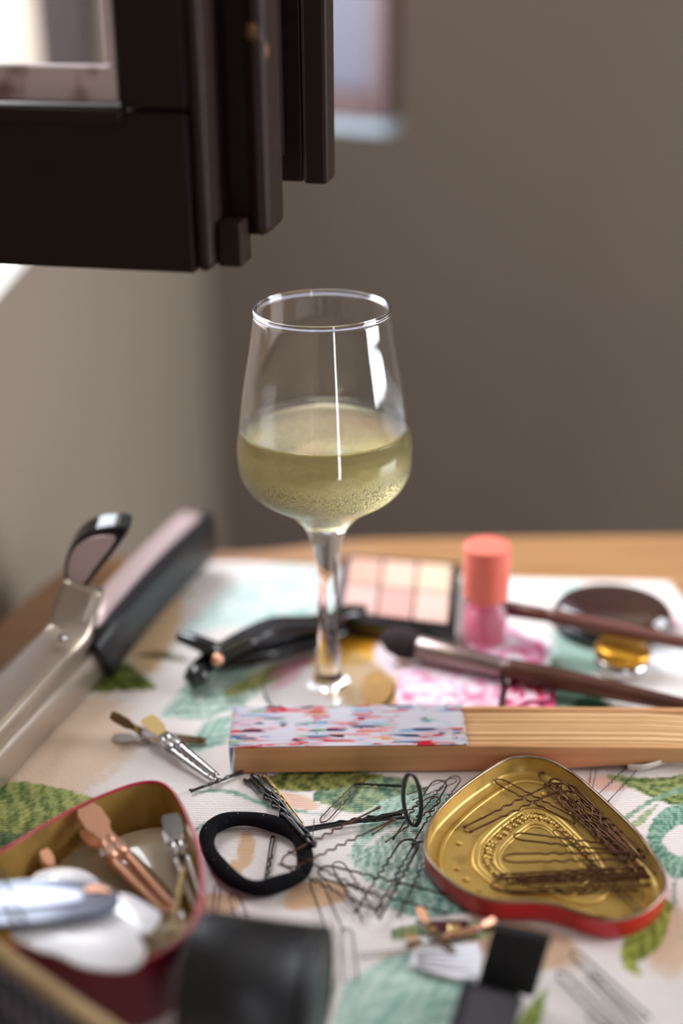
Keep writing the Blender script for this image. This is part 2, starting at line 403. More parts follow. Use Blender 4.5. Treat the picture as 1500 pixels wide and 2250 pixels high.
# warm strokes; the first, a cream patch, is the straightener's shadow painted in
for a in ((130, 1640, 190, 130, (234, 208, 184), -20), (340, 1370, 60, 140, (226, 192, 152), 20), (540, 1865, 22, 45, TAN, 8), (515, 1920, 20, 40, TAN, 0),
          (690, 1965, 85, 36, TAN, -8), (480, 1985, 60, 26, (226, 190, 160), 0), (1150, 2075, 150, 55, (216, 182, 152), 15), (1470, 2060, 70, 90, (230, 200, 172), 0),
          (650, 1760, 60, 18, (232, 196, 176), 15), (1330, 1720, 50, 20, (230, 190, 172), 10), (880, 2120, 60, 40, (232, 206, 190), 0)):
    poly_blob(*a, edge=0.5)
OD, OL = (74, 92, 40), (160, 168, 74)
TD, TL = (124, 160, 146), (214, 228, 216)
leaf([(112, 1528), (170, 1492), (235, 1478), (345, 1512)], [4, 36, 50, 2], (62, 84, 40), (150, 160, 78), 6, 2, rib=(86, 104, 48))
leaf([(150, 1545), (100, 1570), (50, 1615)], [4, 5, 5], (90, 106, 56), (120, 130, 76), 3)
leaf([(-40, 1700), (10, 1690), (35, 1655), (25, 1625), (-20, 1620)], [20, 18, 16, 14, 12], (42, 64, 30), (80, 104, 54), 4)
leaf([(305, 1440), (350, 1438), (420, 1452)], [4, 12, 4], (84, 96, 50), (140, 110, 80), 3)
leaf([(345, 1575), (430, 1540), (520, 1500), (600, 1490)], [0, 46, 56, 4], TD, TL, 7, 3)
leaf([(400, 1660), (470, 1610), (540, 1570)], [0, 36, 6], (134, 170, 158), (206, 226, 212), 5, 3)
leaf([(500, 1520), (600, 1480), (690, 1450)], [10, 26, 8], (120, 128, 70), (190, 186, 130), 5, 2)
leaf([(400, 1390), (520, 1330), (640, 1270), (740, 1240)], [6, 46, 44, 20], (186, 212, 202), (234, 240, 236), 5, 3)
leaf([(520, 1380), (600, 1370), (700, 1330)], [2, 36, 8], (158, 190, 178), (222, 234, 228), 4, 3)
leaf([(330, 1330), (370, 1310), (430, 1300)], [4, 10, 4], (176, 170, 120), (206, 200, 160), 3)
leaf([(-60, 1790), (60, 1788), (160, 1790), (262, 1775)], [80, 72, 58, 6], (96, 118, 68), (186, 190, 118), 22, 0.2, tone=0.5)
leaf([(-60, 1850), (40, 1850), (110, 1838)], [30, 24, 4], (70, 100, 70), (120, 146, 100), 12, 0.2)
leaf([(560, 1718), (640, 1715), (740, 1712), (880, 1722)], [10, 24, 32, 10], (60, 72, 34), (158, 158, 84), 8, 1)
leaf([(700, 1748), (780, 1755), (860, 1730), (930, 1735)], [14, 34, 30, 8], (84, 116, 100), (170, 184, 140), 7, 1)
leaf([(420, 1740), (500, 1738), (600, 1770), (720, 1792)], [3, 7, 8, 3], (120, 158, 140), (170, 196, 180), 5)
leaf([(425, 1830), (450, 1810), (520, 1795)], [3, 7, 3], (120, 158, 140), (170, 196, 180), 4)
leaf([(770, 1880), (830, 1800), (900, 1778), (980, 1770)], [2, 32, 38, 30], (128, 164, 150), (206, 224, 210), 10, 1)
leaf([(770, 1880), (840, 1895), (920, 1880), (1010, 1860)], [4, 62, 74, 60], (104, 146, 134), (214, 228, 214), 20, 0.3, tone=0.6)
leaf([(850, 1990), (910, 1975), (1000, 1950)], [2, 46, 60], (98, 142, 132), (184, 208, 194), 14, 0.3)
leaf([(870, 2050), (950, 2045), (1060, 2040)], [14, 26, 20], (92, 116, 84), (170, 180, 130), 8, 0.6)
leaf([(1330, 1702), (1400, 1722), (1480, 1735), (1540, 1730)], [3, 18, 34, 40], (68, 92, 50), (176, 182, 116), 4, 4)
leaf([(1370, 1800), (1420, 1765), (1470, 1742), (1520, 1728)], [9, 7, 8, 10], (116, 152, 128), (170, 196, 168), 5)
leaf([(1380, 1818), (1410, 1800), (1440, 1770)], [6, 12, 4], (150, 176, 136), (200, 206, 160), 4)
leaf([(1530, 1780), (1465, 1800), (1438, 1850), (1480, 1900), (1540, 1905)], [26, 26, 18, 26, 26], (72, 122, 104), (160, 196, 170), 16, 0.3)
leaf([(1500, 1880), (1480, 1960), (1500, 2060)], [4, 7, 3], (150, 180, 160), (190, 206, 190), 5)
leaf([(1430, 1990), (1415, 2050), (1385, 2110), (1410, 2140)], [50, 46, 22, 3], (110, 124, 50), (184, 190, 92), 5, 2)
leaf([(740, 2260), (800, 2200), (900, 2130), (1010, 2090)], [10, 62, 46, 6], (160, 196, 184), (214, 232, 220), 4, 3)
leaf([(780, 2310), (900, 2240), (980, 2180), (1045, 2130)], [10, 60, 62, 4], (140, 184, 172), (208, 230, 216), 4, 3)
leaf([(1130, 2300), (1165, 2240), (1195, 2180)], [30, 26, 6], (110, 136, 60), (170, 180, 100), 4)
leaf([(690, 2300), (720, 2220), (740, 2140)], [12, 10, 3], (90, 110, 60), (160, 170, 120), 4)
# the printed bloom behind the glass
poly_blob(800, 1480, 130, 95, (250, 214, 168), 20, 0.4)
for a in ((800, 1415, 85, 30, (226, 158, 40), 8), (770, 1450, 70, 24, (240, 188, 90), -5), (830, 1520, 44, 50, (240, 184, 100), 10), (875, 1480, 30, 70, (244, 200, 150), -25),
          (900, 1545, 30, 24, (236, 180, 60), 0), (640, 1470, 60, 16, (220, 150, 160), -22), (630, 1500, 50, 12, (238, 190, 196), -25), (850, 1450, 26, 50, (246, 224, 230), -30),
          (1230, 1440, 130, 60, (164, 194, 180), 5), (1260, 1530, 80, 36, (112, 148, 124), 10), (1190, 1430, 40, 22, (206, 228, 220), 10), (1300, 1545, 50, 20, (50, 84, 60), 0),
          (1090, 1400, 60, 40, (238, 120, 178), 10), (1150, 1440, 40, 22, (240, 170, 206), 10), (1180, 1405, 44, 18, (250, 236, 244), 20), (1060, 1370, 36, 22, (252, 240, 246), 0),
          (1180, 1300, 70, 20, (246, 246, 252), 0), (1450, 1430, 50, 60, (240, 240, 244), 0), (1240, 1290, 40, 14, (200, 220, 212), 0), (1480, 1370, 24, 20, (240, 200, 206), 0)):
    poly_blob(*a, edge=0.6)
cl = [(-150, 1740), (60, 1560), (180, 1430), (300, 1330), (400, 1248), (470, 1230), (560, 1231), (800, 1246), (1100, 1264), (1440, 1272), (1478, 1284), (1560, 1400), (1700, 1640)]
clw = [P(x, y) for x, y in cl]
cpoly = [(p.x, p.y) for p in cat_rom(clw, 6)] + [(0.262, -0.43), (-0.215, -0.43), (-0.215, clw[0].y-0.02)]
cp = np.array(cpoly)
def sdist(x, y):
    ins = np.zeros(x.shape, bool); dm = np.full(x.shape, 9.0)
    for i in range(len(cp)):
        a, b = cp[i], cp[(i+1) % len(cp)]
        e = b-a; L = e@e+1e-12
        t = np.clip(((x-a[0])*e[0]+(y-a[1])*e[1])/L, 0, 1)
        dm = np.minimum(dm, np.hypot(x-a[0]-t*e[0], y-a[1]-t*e[1]))
        c = (a[1] > y) != (b[1] > y)
        ins ^= c & (x < (b[0]-a[0])*(y-a[1])/(b[1]-a[1]+1e-15)+a[0])
    return np.where(ins, dm, -dm)
SD = sdist(X, Y)
Z = -0.0016 + 0.0016*sm(SD/0.003) + 0.00025*vnoise(0.05, 0.05, 7)*sm(SD/0.02) - 0.0003
keep = SD > -0.0008
ny, nx = X.shape
ids = -np.ones(ny*nx, int); kf = keep.ravel(); ids[kf] = np.arange(kf.sum())
q = np.stack([np.arange(ny*nx).reshape(ny, nx)[:-1, :-1], np.arange(ny*nx).reshape(ny, nx)[:-1, 1:],
              np.arange(ny*nx).reshape(ny, nx)[1:, 1:], np.arange(ny*nx).reshape(ny, nx)[1:, :-1]], -1).reshape(-1, 4)
q = ids[q]; q = q[(q >= 0).all(1)]
co_ = np.stack([X.ravel()[kf], Y.ravel()[kf], Z.ravel()[kf]], -1).astype(np.float32)
me = bpy.data.meshes.new('tablecloth')
me.vertices.add(len(co_)); me.vertices.foreach_set('co', co_.ravel())
me.loops.add(q.size); me.loops.foreach_set('vertex_index', q.ravel().astype(np.int32))
me.polygons.add(len(q)); me.polygons.foreach_set('loop_start', (np.arange(len(q))*4).astype(np.int32))
me.polygons.foreach_set('loop_total', np.full(len(q), 4, np.int32)) if hasattr(me.polygons[0], 'loop_total') and False else None
me.update(calc_edges=True); me.validate()
me.polygons.foreach_set('use_smooth', np.ones(len(q), bool))
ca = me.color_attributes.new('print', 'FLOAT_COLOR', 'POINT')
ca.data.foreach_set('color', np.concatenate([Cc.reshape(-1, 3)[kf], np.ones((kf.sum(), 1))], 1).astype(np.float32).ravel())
mc = bpy.data.materials.new('printed_terry'); mc.use_nodes = True
nt = mc.node_tree; b = nt.nodes['Principled BSDF']; b.inputs['Roughness'].default_value = 0.95
b.inputs['Specular IOR Level'].default_value = 0.15
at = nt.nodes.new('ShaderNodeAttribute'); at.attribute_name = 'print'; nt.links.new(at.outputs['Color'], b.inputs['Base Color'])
tc = nt.nodes.new('ShaderNodeTexCoord'); wv = nt.nodes.new('ShaderNodeTexWave'); wv.bands_direction = 'Y'
wv.inputs['Scale'].default_value = 190; wv.inputs['Distortion'].default_value = 3; wv.inputs['Detail'].default_value = 3; wv.inputs['Detail Scale'].default_value = 4
ns = nt.nodes.new('ShaderNodeTexNoise'); ns.inputs['Scale'].default_value = 900; ns.inputs['Detail'].default_value = 3
mx = nt.nodes.new('ShaderNodeMath'); mx.operation = 'ADD'
bn = nt.nodes.new('ShaderNodeBump'); bn.inputs['Strength'].default_value = 0.5; bn.inputs['Distance'].default_value = 0.0007
for a in (wv, ns): nt.links.new(tc.outputs['Object'], a.inputs['Vector'])
nt.links.new(wv.outputs['Fac'], mx.inputs[0]); nt.links.new(ns.outputs['Fac'], mx.inputs[1])
nt.links.new(mx.outputs[0], bn.inputs['Height']); nt.links.new(bn.outputs[0], b.inputs['Normal'])
me.materials.append(mc)
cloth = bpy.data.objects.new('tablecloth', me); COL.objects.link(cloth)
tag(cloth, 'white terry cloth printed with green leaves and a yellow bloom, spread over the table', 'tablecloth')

# ------------------------------------------------------------------ wine glass
G = P(723, 1513)
Lg = G.y - CAM.y
def el(y): return PITCH + math.atan((y-1125)/F)
def gz(y): return CAM.z - Lg*math.tan(el(y))
def gr(hw, y): return hw/F*(Lg*math.cos(PITCH)+(CAM.z-gz(y))*math.sin(PITCH))
meas = [(680, 150.5), (720, 156), (760, 161.5), (850, 177), (938, 187.5), (978, 192), (1005, 191), (1030, 187), (1058, 172), (1080, 148), (1098, 118), (1116, 88), (1140, 60), (1162, 44),
        (1196, 32), (1240, 24.5), (1290, 21), (1340, 21.5), (1400, 24.5), (1444, 27), (1468, 28)]
outer = [(gr(h, y), gz(y)) for y, h in meas]
rim_z = outer[0][1]
foot = [(0.0072, 0.0085), (0.0085, 0.0066), (0.013, 0.0048), (0.022, 0.0033), (0.032, 0.0024), (0.0345, 0.0018), (0.035, 0.0012), (0.0345, 0.0004), (0.030, 0.0002), (0.012, 0.0008), (0.0, 0.0012)]
def spl(pr, n=6): return [(max(p.x, 0), p.y) for p in cat_rom([(r, z, 0) for r, z in pr], n)]
wall = 0.0011
zbi = gz(1122)                                   # inner floor of the bowl
inner = []
for r, z in spl(outer[:12]):
    if z > zbi+0.0035: inner.append((max(r-wall-max(0, (gz(1060)-z))*0.10, 0.004), z))
inner = [p for p in inner if p[1] < rim_z-0.001]
bowl_in = [(0.0, zbi), (0.008, zbi+0.0004), (0.0145, zbi+0.0016)]
r0_ = outer[0][0]-wall*0.5
rim = [(r0_-0.00115*math.cos(a), rim_z+0.00115*math.sin(a)) for a in np.linspace(-0.9, PI+0.9, 12)]
prof = bowl_in + [p for p in reversed(inner) if p[0] > 0.0155 or p[1] > zbi+0.006] + rim + spl(outer)[1:] + spl(foot, 4)
V, FA = lathe(prof, 96)
GM = Matrix.Translation((G.x, G.y, 0.0))
lean = Matrix.Rotation(math.radians(-0.25), 4, 'Y')
glass = thing('wine_glass', 'stemmed wine glass half full of pale white wine, misted with condensation', 'wine glass', (G.x, G.y, 0.0))
def glassmat(name, frost):
    m = bpy.data.materials.new(name); m.use_nodes = True; nt = m.node_tree; b = nt.nodes['Principled BSDF']
    b.inputs['Base Color'].default_value = (1, 1, 1, 1); b.inputs['Transmission Weight'].default_value = 1; b.inputs['IOR'].default_value = 1.48
    b.inputs['Roughness'].default_value = 0.0
    tc = nt.nodes.new('ShaderNodeTexCoord')
    if frost:
        sp = nt.nodes.new('ShaderNodeSeparateXYZ'); nt.links.new(tc.outputs['Object'], sp.inputs[0])
        mr = nt.nodes.new('ShaderNodeMapRange'); mr.interpolation_type = 'SMOOTHSTEP'
        mr.inputs['From Min'].default_value = gz(975); mr.inputs['From Max'].default_value = gz(1030)
        nt.links.new(sp.outputs['Z'], mr.inputs['Value'])
        m2 = nt.nodes.new('ShaderNodeMapRange'); m2.interpolation_type = 'SMOOTHSTEP'
        m2.inputs['From Min'].default_value = gz(1135); m2.inputs['From Max'].default_value = gz(1110)
        nt.links.new(sp.outputs['Z'], m2.inputs['Value'])
        mu = nt.nodes.new('ShaderNodeMath'); mu.operation = 'MULTIPLY'
        nt.links.new(mr.outputs[0], mu.inputs[0]); nt.links.new(m2.outputs[0], mu.inputs[1])
        rr = nt.nodes.new('ShaderNodeMath'); rr.operation = 'MULTIPLY'; rr.inputs[1].default_value = 0.14
        nt.links.new(mu.outputs[0], rr.inputs[0]); nt.links.new(rr.outputs[0], b.inputs['Roughness'])
        vo = nt.nodes.new('ShaderNodeTexNoise'); vo.inputs['Scale'].default_value = 1100; vo.inputs['Detail'].default_value = 2
        nt.links.new(tc.outputs['Object'], vo.inputs['Vector'])
        bn = nt.nodes.new('ShaderNodeBump'); bn.inputs['Distance'].default_value = 0.0010
        s2 = nt.nodes.new('ShaderNodeMath'); s2.operation = 'MULTIPLY'; s2.inputs[1].default_value = 1.0
        nt.links.new(mu.outputs[0], s2.inputs[0]); nt.links.new(s2.outputs[0], bn.inputs['Strength'])
        nt.links.new(vo.outputs['Fac'], bn.inputs['Height']); nt.links.new(bn.outputs[0], b.inputs['Normal'])
    return m
V = [GM @ lean @ Vector(v) for v in V]
gl = mk('glass', V, FA, glassmat('clear_glass', True), glass)
wz = gz(934)
wp = [(0.0, zbi-0.00015), (0.008, zbi+0.00025), (0.0145, zbi+0.0014)]
wp += [(r+0.00018, z) for r, z in reversed(inner) if z < wz-0.0002 and (r > 0.0155 or z > zbi+0.006)]
rw = np.interp(wz, [p[1] for p in reversed(inner)], [p[0] for p in reversed(inner)])
wp += [(rw+0.00018, wz+0.0006), (rw-0.0008, wz+0.0001), (rw-0.002, wz-0.0001), (0.0, wz-0.0001)]
V, FA = lathe(wp, 96)
wm = bpy.data.materials.new('white_wine'); wm.use_nodes = True; nt = wm.node_tree; b = nt.nodes['Principled BSDF']
b.inputs['Base Color'].default_value = (1.0, 0.965, 0.74, 1); b.inputs['Transmission Weight'].default_value = 1; b.inputs['IOR'].default_value = 1.34; b.inputs['Roughness'].default_value = 0.0
va = nt.nodes.new('ShaderNodeVolumeAbsorption'); va.inputs['Color'].default_value = (0.93, 0.86, 0.42, 1); va.inputs['Density'].default_value = 14.0
nt.links.new(va.outputs[0], nt.nodes['Material Output'].inputs['Volume'])
wo = mk('wine', [GM @ lean @ Vector(v) for v in V], FA, wm, glass); wo['label'] = 'pale straw white wine'

# ------------------------------------------------------------------ hair straightener
def sub_path(pts, n=6): return cat_rom(pts, n)
hs = thing('hair_straightener', 'open hair straightener with champagne arms and black plates, at the left cloth edge', 'hair straightener', tuple(P(60, 1560)))
la = sub_path([P(-90, 1735, 0.012), P(30, 1605, 0.012), P(120, 1512, 0.012), P(205, 1425, 0.012)])
mk('lower_handle', *sweep(la, 0.012, 0.011, 16, square=True), M['champagne'], hs)
hb = [P(196, 1400, 0.028), P(236, 1345, 0.034), P(330, 1240, 0.036), P(442, 1133, 0.036)]
hb = sub_path(hb)
wl_ = [0.0105]*len(hb); wl_[-1] = 0.008
lhd = mk('lower_head', *sweep([p-Vector((0, 0, 0.0125)) for p in hb], wl_, 0.0150, 16, square=True), M['blackmatte'], hs)
pl = mk('hot_plate', *sweep([p+Vector((-0.003, 0, 0.0040)) for p in hb[2:-1]], 0.0068, 0.0022, 12, square=True), M['plate'], lhd)
mk('neck', *sweep(sub_path([P(196, 1432, 0.010), P(205, 1390, 0.022), P(218, 1335, 0.034)]), [0.011]*12+[0.009], 0.008, 14, square=True), M['champagne'], hs)
mk('foot_bracket', *sweep(sub_path([P(246, 1436, 0.003), P(244, 1390, 0.016), P(228, 1330, 0.034)]), 0.0062, 0.006, 12, square=True), M['blackplastic'], hs)
ua = sub_path([P(-90, 1650, 0.030), P(10, 1545, 0.031), P(80, 1470, 0.032), P(142, 1408, 0.034), P(165, 1345, 0.045), P(186, 1285, 0.058)])
ru = np.interp(np.linspace(0, 1, len(ua)), [0, 0.5, 0.65, 1], [0.0125, 0.011, 0.012, 0.0105])
mk('upper_handle', *sweep(ua, list(ru), list(ru*0.85), 16, up=(0.3, -0.4, 1), square=True), M['champagne'], hs)
yh = P(186, 1285, 0.058).y
def paddle(px, y, th, m, name, parent, n=5):
    f = cat_rom([PY(a, b, y) for a, b in px], n, True); k = len(f)
    dv = Vector((0.10, 1, 0.35)).normalized()*th
    V = list(f)+[p+dv for p in f]
    FA = [tuple(range(k)), tuple(reversed(range(k, 2*k)))]+[(i, k+i, k+(i+1) % k, (i+1) % k) for i in range(k)]
    return mk(name, V, FA, m, parent, False, [BV(0.0012, 3)])
uhd = paddle([(150, 1300), (140, 1250), (156, 1202), (192, 1170), (240, 1158), (282, 1164), (262, 1200), (222, 1250), (172, 1312)], yh, 0.011, M['blackplastic'], 'upper_head', hs)
paddle([(158, 1296), (147, 1254), (160, 1212), (194, 1185), (236, 1178), (252, 1184), (240, 1206), (206, 1250), (168, 1300)], yh-0.0012, 0.0012, M['plate'], 'hot_plate', uhd)
mk('rivet', *lathe([(0.0, 0.002), (0.002, 0.0016), (0.003, 0)], 16, (P(136, 1402, 0.045), (0, -0.3, 1))), M['silver'], hs)

# ------------------------------------------------------------------ black crocodile clip
cc = thing('crocodile_hair_clip', 'black crocodile hair clip lying behind the wine glass stem', 'hair clip', tuple(P(560, 1430)))
def blk(name, pts, ra, rb, m='blackplastic', up=(0, 0, 1), n=12):
    s = sub_path(pts); k = np.linspace(0, 1, len(s))
    f = lambda a: list(np.interp(k, np.linspace(0, 1, len(a)), a)) if hasattr(a, '__len__') else a
    return mk(name, *sweep(s, f(ra), f(rb), n, up=up), M[m], cc)
blk('upper_jaw', [P(470, 1440, 0.018), P(540, 1405, 0.020), P(605, 1378, 0.020), P(690, 1372, 0.016), P(770, 1345, 0.014), P(806, 1338, 0.010)], [0.006, 0.0075, 0.008, 0.007, 0.0062, 0.003], [0.004, 0.005, 0.0055, 0.005, 0.0045, 0.002])
blk('lower_jaw', [P(465, 1455, 0.008), P(540, 1440, 0.006), P(620, 1420, 0.006), P(710, 1400, 0.006), P(780, 1372, 0.005)], [0.006, 0.0085, 0.009, 0.0075, 0.003], [0.005, 0.0055, 0.005, 0.004, 0.002])
blk('upper_handle', [P(392, 1398, 0.022), P(430, 1410, 0.021), P(480, 1432, 0.017)], [0.003, 0.0048, 0.0052], [0.0025, 0.004, 0.005])
blk('lower_handle', [P(412, 1500, 0.006), P(432, 1484, 0.008), P(452, 1456, 0.010), P(472, 1440, 0.012)], [0.004, 0.0072, 0.0055, 0.0045], [0.004, 0.0058, 0.005, 0.0045])
mk('pivot_pin', *lathe([(0.0, 0.0018), (0.0028, 0.0012), (0.003, -0.006)], 20, (P(478, 1447, 0.022), (0.1, -0.7, 0.7))), M['copper'], cc)
for t in np.linspace(0.1, 0.9, 9):
    a = P(520+250*t, 1432-64*t, 0.013)
    mk('tooth', *lathe([(0.0014, -0.003), (0.0008, 0.003)], 8, (a, (0, -0.2, 1))), M['blackplastic'], cc)

# ------------------------------------------------------------------ pin and clip prototypes (local x runs from the head to the tips)
def upin_mesh(name, L=0.060, gap=0.0062, r=0.0005, waves=4, amp=0.0007, m='pin_brown', spread=0.0):
    pts = []
    n = 40
    def leg(s):
        o = []
        for i in range(n+1):
            x = 0.006 + (L-0.006)*i/n
            t = i/n; env = math.sin(PI*min(1, max(0, (t-0.16)/0.52)))**0.6 if 0.16 < t < 0.68 else 0
            o.append((x, s*(gap/2*(1-0.25*t)+spread*t)+amp*env*math.sin((t-0.16)/0.52*waves*2*PI), 0))
        return o
    l1 = list(reversed(leg(1))); l2 = leg(-1)
    arc = [(0.006-0.006*math.sin(a), gap/2*math.cos(a), 0) for a in np.linspace(0.2, PI-0.2, 10)]
    pts = l1 + arc + l2
    rr = [r]*len(pts); rr[0] = rr[-1] = r*1.5; rr[1] = rr[-2] = r*1.45
    V, FA = sweep(pts, rr, rr, 6)
    me = bpy.data.meshes.new(name); me.from_pydata([tuple(v) for v in V], [], FA)
    me.polygons.foreach_set('use_smooth', [True]*len(me.polygons)); me.materials.append(M[m]); return me
def bobby_mesh(name, L=0.052, m='pin_black', gap=0.0022, wd=0.0010, th=0.00045):
    pts = []
    for i in range(31):
        t = 1-i/30; x = 0.003+(L-0.003)*t
        lift = 0.0012*max(0, (t-0.93)/0.07)
        wob = 0.0009*math.sin((t-0.3)/0.45*3*2*PI) if 0.3 < t < 0.75 else 0
        pts.append((x, gap/2*(1-t*0.5)+wob+lift, 0))
    for a in np.linspace(0.2, PI-0.2, 8): pts.append((0.003-0.003*math.sin(a), (gap/2+0.0006*math.sin(a))*math.cos(a), 0))
    for i in range(31):
        t = i/30; pts.append((0.003+(L-0.004)*t, -gap/2*(1-t*0.8), 0))
    rt = [th]*len(pts); rt[0] = rt[1] = rt[-1] = rt[-2] = th*1.8
    V, FA = sweep(pts, rt, wd, 8)
    me = bpy.data.meshes.new(name); me.from_pydata([tuple(v) for v in V], [], FA)
    me.polygons.foreach_set('use_smooth', [True]*len(me.polygons)); me.materials.append(M[m]); return me
PM = {k: upin_mesh('hair_pin', m=k) for k in ('pin_brown', 'pin_dark', 'pin_black')}
PW = {k: upin_mesh('hair_pin', m=k, gap=0.0095, spread=0.0022, waves=5, amp=0.0011) for k in ('pin_brown', 'pin_dark', 'pin_black')}
BM = {k: bobby_mesh('bobby_pin', m=k) for k in ('pin_black', 'pin_gold', 'pin_dark')}
def frame(A, B, L0, roll=0.0):
    A, B = Vector(A), Vector(B); x = B-A; s = x.length/L0; x.normalize()
    y = Vector((0, 0, 1)).cross(x).normalized(); z = x.cross(y)
    m = Matrix((x, y, z)).transposed() @ Matrix.Rotation(math.radians(roll), 3, 'X')
    return Matrix.Translation(A) @ (m*s).to_4x4()
def pin(kind, mesh, a, b, za, zb, label, roll=0, group=None, cat=None, L0=None):
    o = bpy.data.objects.new(kind, mesh); COL.objects.link(o)
    L0 = L0 or (0.060 if kind == 'hair_pin' else 0.052)
    o.matrix_world = frame(P(a[0], a[1], za), P(b[0], b[1], zb), L0, roll)
    return tag(o, label, 'hair pin' if kind == 'hair_pin' else 'bobby pin', group)

# ------------------------------------------------------------------ duckbill clips
def duckbill(name, label, a, b, za, zb_, m1, m2, group=None, L=0.052, roll=0, ridged=False, headm=None, open_=0.010):
    root = thing(name, label, 'hair clip', (0, 0, 0), group)
    def arm(st, side):
        V, FA = [], []
        for x, yi, yo, z in st:
            V += [(x, yi, z), (x, yo, z), (x, -yi, z), (x, -yo, z)]
        for i in range(len(st)-1):
            p, q_ = 4*i, 4*i+4
            FA += [(p, q_, q_+1, p+1), (p+2, p+3, q_+3, q_+2)]
            if st[i][1] == 0 and st[i+1][1] == 0: pass
        return V, FA
    zf = lambda x: 0.0014+open_*max(0, 1-x/0.019)
    s = L/0.052
    def wob(x): return 0.0005*math.sin(x*1500) if ridged and x > 0.024 else 0
    xs_u = [0.0, 0.0025, 0.0088, 0.0105, 0.0125, 0.016, 0.0215, 0.0216]
    yo_u = [0.0030, 0.0042, 0.0042, 0.0030, 0.0026, 0.0034, 0.0040, 0.0040]
    st = [(x*s, 0.0, yo*s, zf(x)*s+0.002*s) for x, yo in zip(xs_u[:7], yo_u[:7])]
    st2 = [(x*s, yi*s, yo*s, (zf(x)+0.0016*(1-(x-0.0215)/0.031)+wob(x))*s) for x, yi, yo in
           [(0.0215+0.0285*t, 0.0012*(1-0.3*t), 0.0040-0.0014*t) for t in np.linspace(0, 1, 15)]]
    tipst = [(0.0500*s, 0, 0.0026*s, 0.0014*s), (0.0512*s, 0, 0.0024*s, 0.0014*s), (0.052*s, 0, 0.0014*s, 0.0014*s)]
    head = mk('finger_tab', *arm(st[:5], 0), headm or m1, root, False, [SOL(0.0007*s)])
    body = mk('upper_arm', *join(arm(st[4:], 0), arm(st2, 0), arm(tipst, 0)), m1, root, True, [SOL(0.0007*s)])
    lo = [(x*s, 0, yo*s, (0.0004-0.0)*s+0.004*s*max(0, 1-x/0.019)*0) for x, yo in zip(xs_u[:7], yo_u[:7])]
    lo2 = [(x*s, yi*s, yo*s*0.95, 0.0004*s) for x, yi, yo in [(0.0215+0.0285*t, 0.0012*(1-0.3*t), 0.0040-0.0014*t) for t in np.linspace(0, 1, 6)]]
    mk('lower_arm', *join(arm(lo, 0), arm(lo2, 0)), m2, root, False, [SOL(0.0007*s)])
    sp = [(0.0175*s+0.0016*s*math.cos(t), (-0.005+0.010*t/(10*PI))*s, 0.0030*s+0.0016*s*math.sin(t)) for t in np.linspace(0, 10*PI, 80)]
    mk('spring', *sweep(sp, 0.00035*s, None, 6, up=(0, 1, 0)), M['silver'], root)
    root.matrix_world = frame(P(a[0], a[1], za), P(b[0], b[1], zb_), L, roll)
    return root

# ------------------------------------------------------------------ hand fan
F0 = P(517, 1699, 0.0008); F1 = P(1150, 1692, 0.0008)
fx = Vector((F1.x-F0.x, F1.y-F0.y, 0)).normalized(); fy = Vector((-fx.y, fx.x, 0)); up_ = Vector((0, 0, 1))
fan = thing('folding_hand_fan', 'closed wooden hand fan with a colourful printed leaf, lying before the glass', 'fan', tuple(F0))
FH, FD, FL = 0.0138, 0.0355, 0.245
def fp(x, y, z): return F0+fx*x+fy*y+up_*z
def guard(y0, y1):
    st = [(0, 0, FH), (0.10, 0, FH), (0.125, 0.0001, FH*1.0), (0.155, 0.0004, FH*0.93), (0.20, 0.0028, FH*0.86), (0.235, 0.0040, FH*0.80), (0.245, 0.0058, FH*0.62)]
    V, FA = [], []
    for x, a, b in st: V += [fp(x, y0, a), fp(x, y1, a), fp(x, y1, b), fp(x, y0, b)]
    for i in range(len(st)-1):
        p, q_ = 4*i, 4*i+4
        for k in range(4): FA.append((p+k, p+(k+1) % 4, q_+(k+1) % 4, q_+k))
    FA += [(0, 3, 2, 1), tuple(4*(len(st)-1)+k for k in range(4))]
    return V, FA
mk('guard_stick', *guard(0, 0.0030), M['guardwood'], fan, False, [BV(0.0005)])
mk('guard_stick', *guard(FD-0.0030, FD), M['guardwood'], fan, False, [BV(0.0005)])
NS = 20
stick_me = None
for i in range(NS):
    y0 = 0.0032 + (FD-0.0064)*i/NS
    dz = 0.0006*math.sin(i*2.3)
    V, FA = [], []
    for x, a, b in ((0.004, 0.001, FH-0.0022), (0.112, 0.001, FH-0.0016), (0.16, 0.0012, FH*0.93-0.0012), (0.20, 0.0030, FH*0.86-0.001), (0.243, 0.0052, FH*0.62-0.0004)):
        V += [fp(x, y0, a), fp(x, y0+0.00135, a), fp(x, y0+0.00135, b+dz*0.6), fp(x, y0, b+dz*0.6)]
    for k_ in range(4):
        p, q_ = 4*k_, 4*k_+4
        for k in range(4): FA.append((p+k, p+(k+1) % 4, q_+(k+1) % 4, q_+k))
    FA += [(0, 3, 2, 1), (16, 17, 18, 19)]
    mk('stick', V, FA, M['wood'], fan, False)
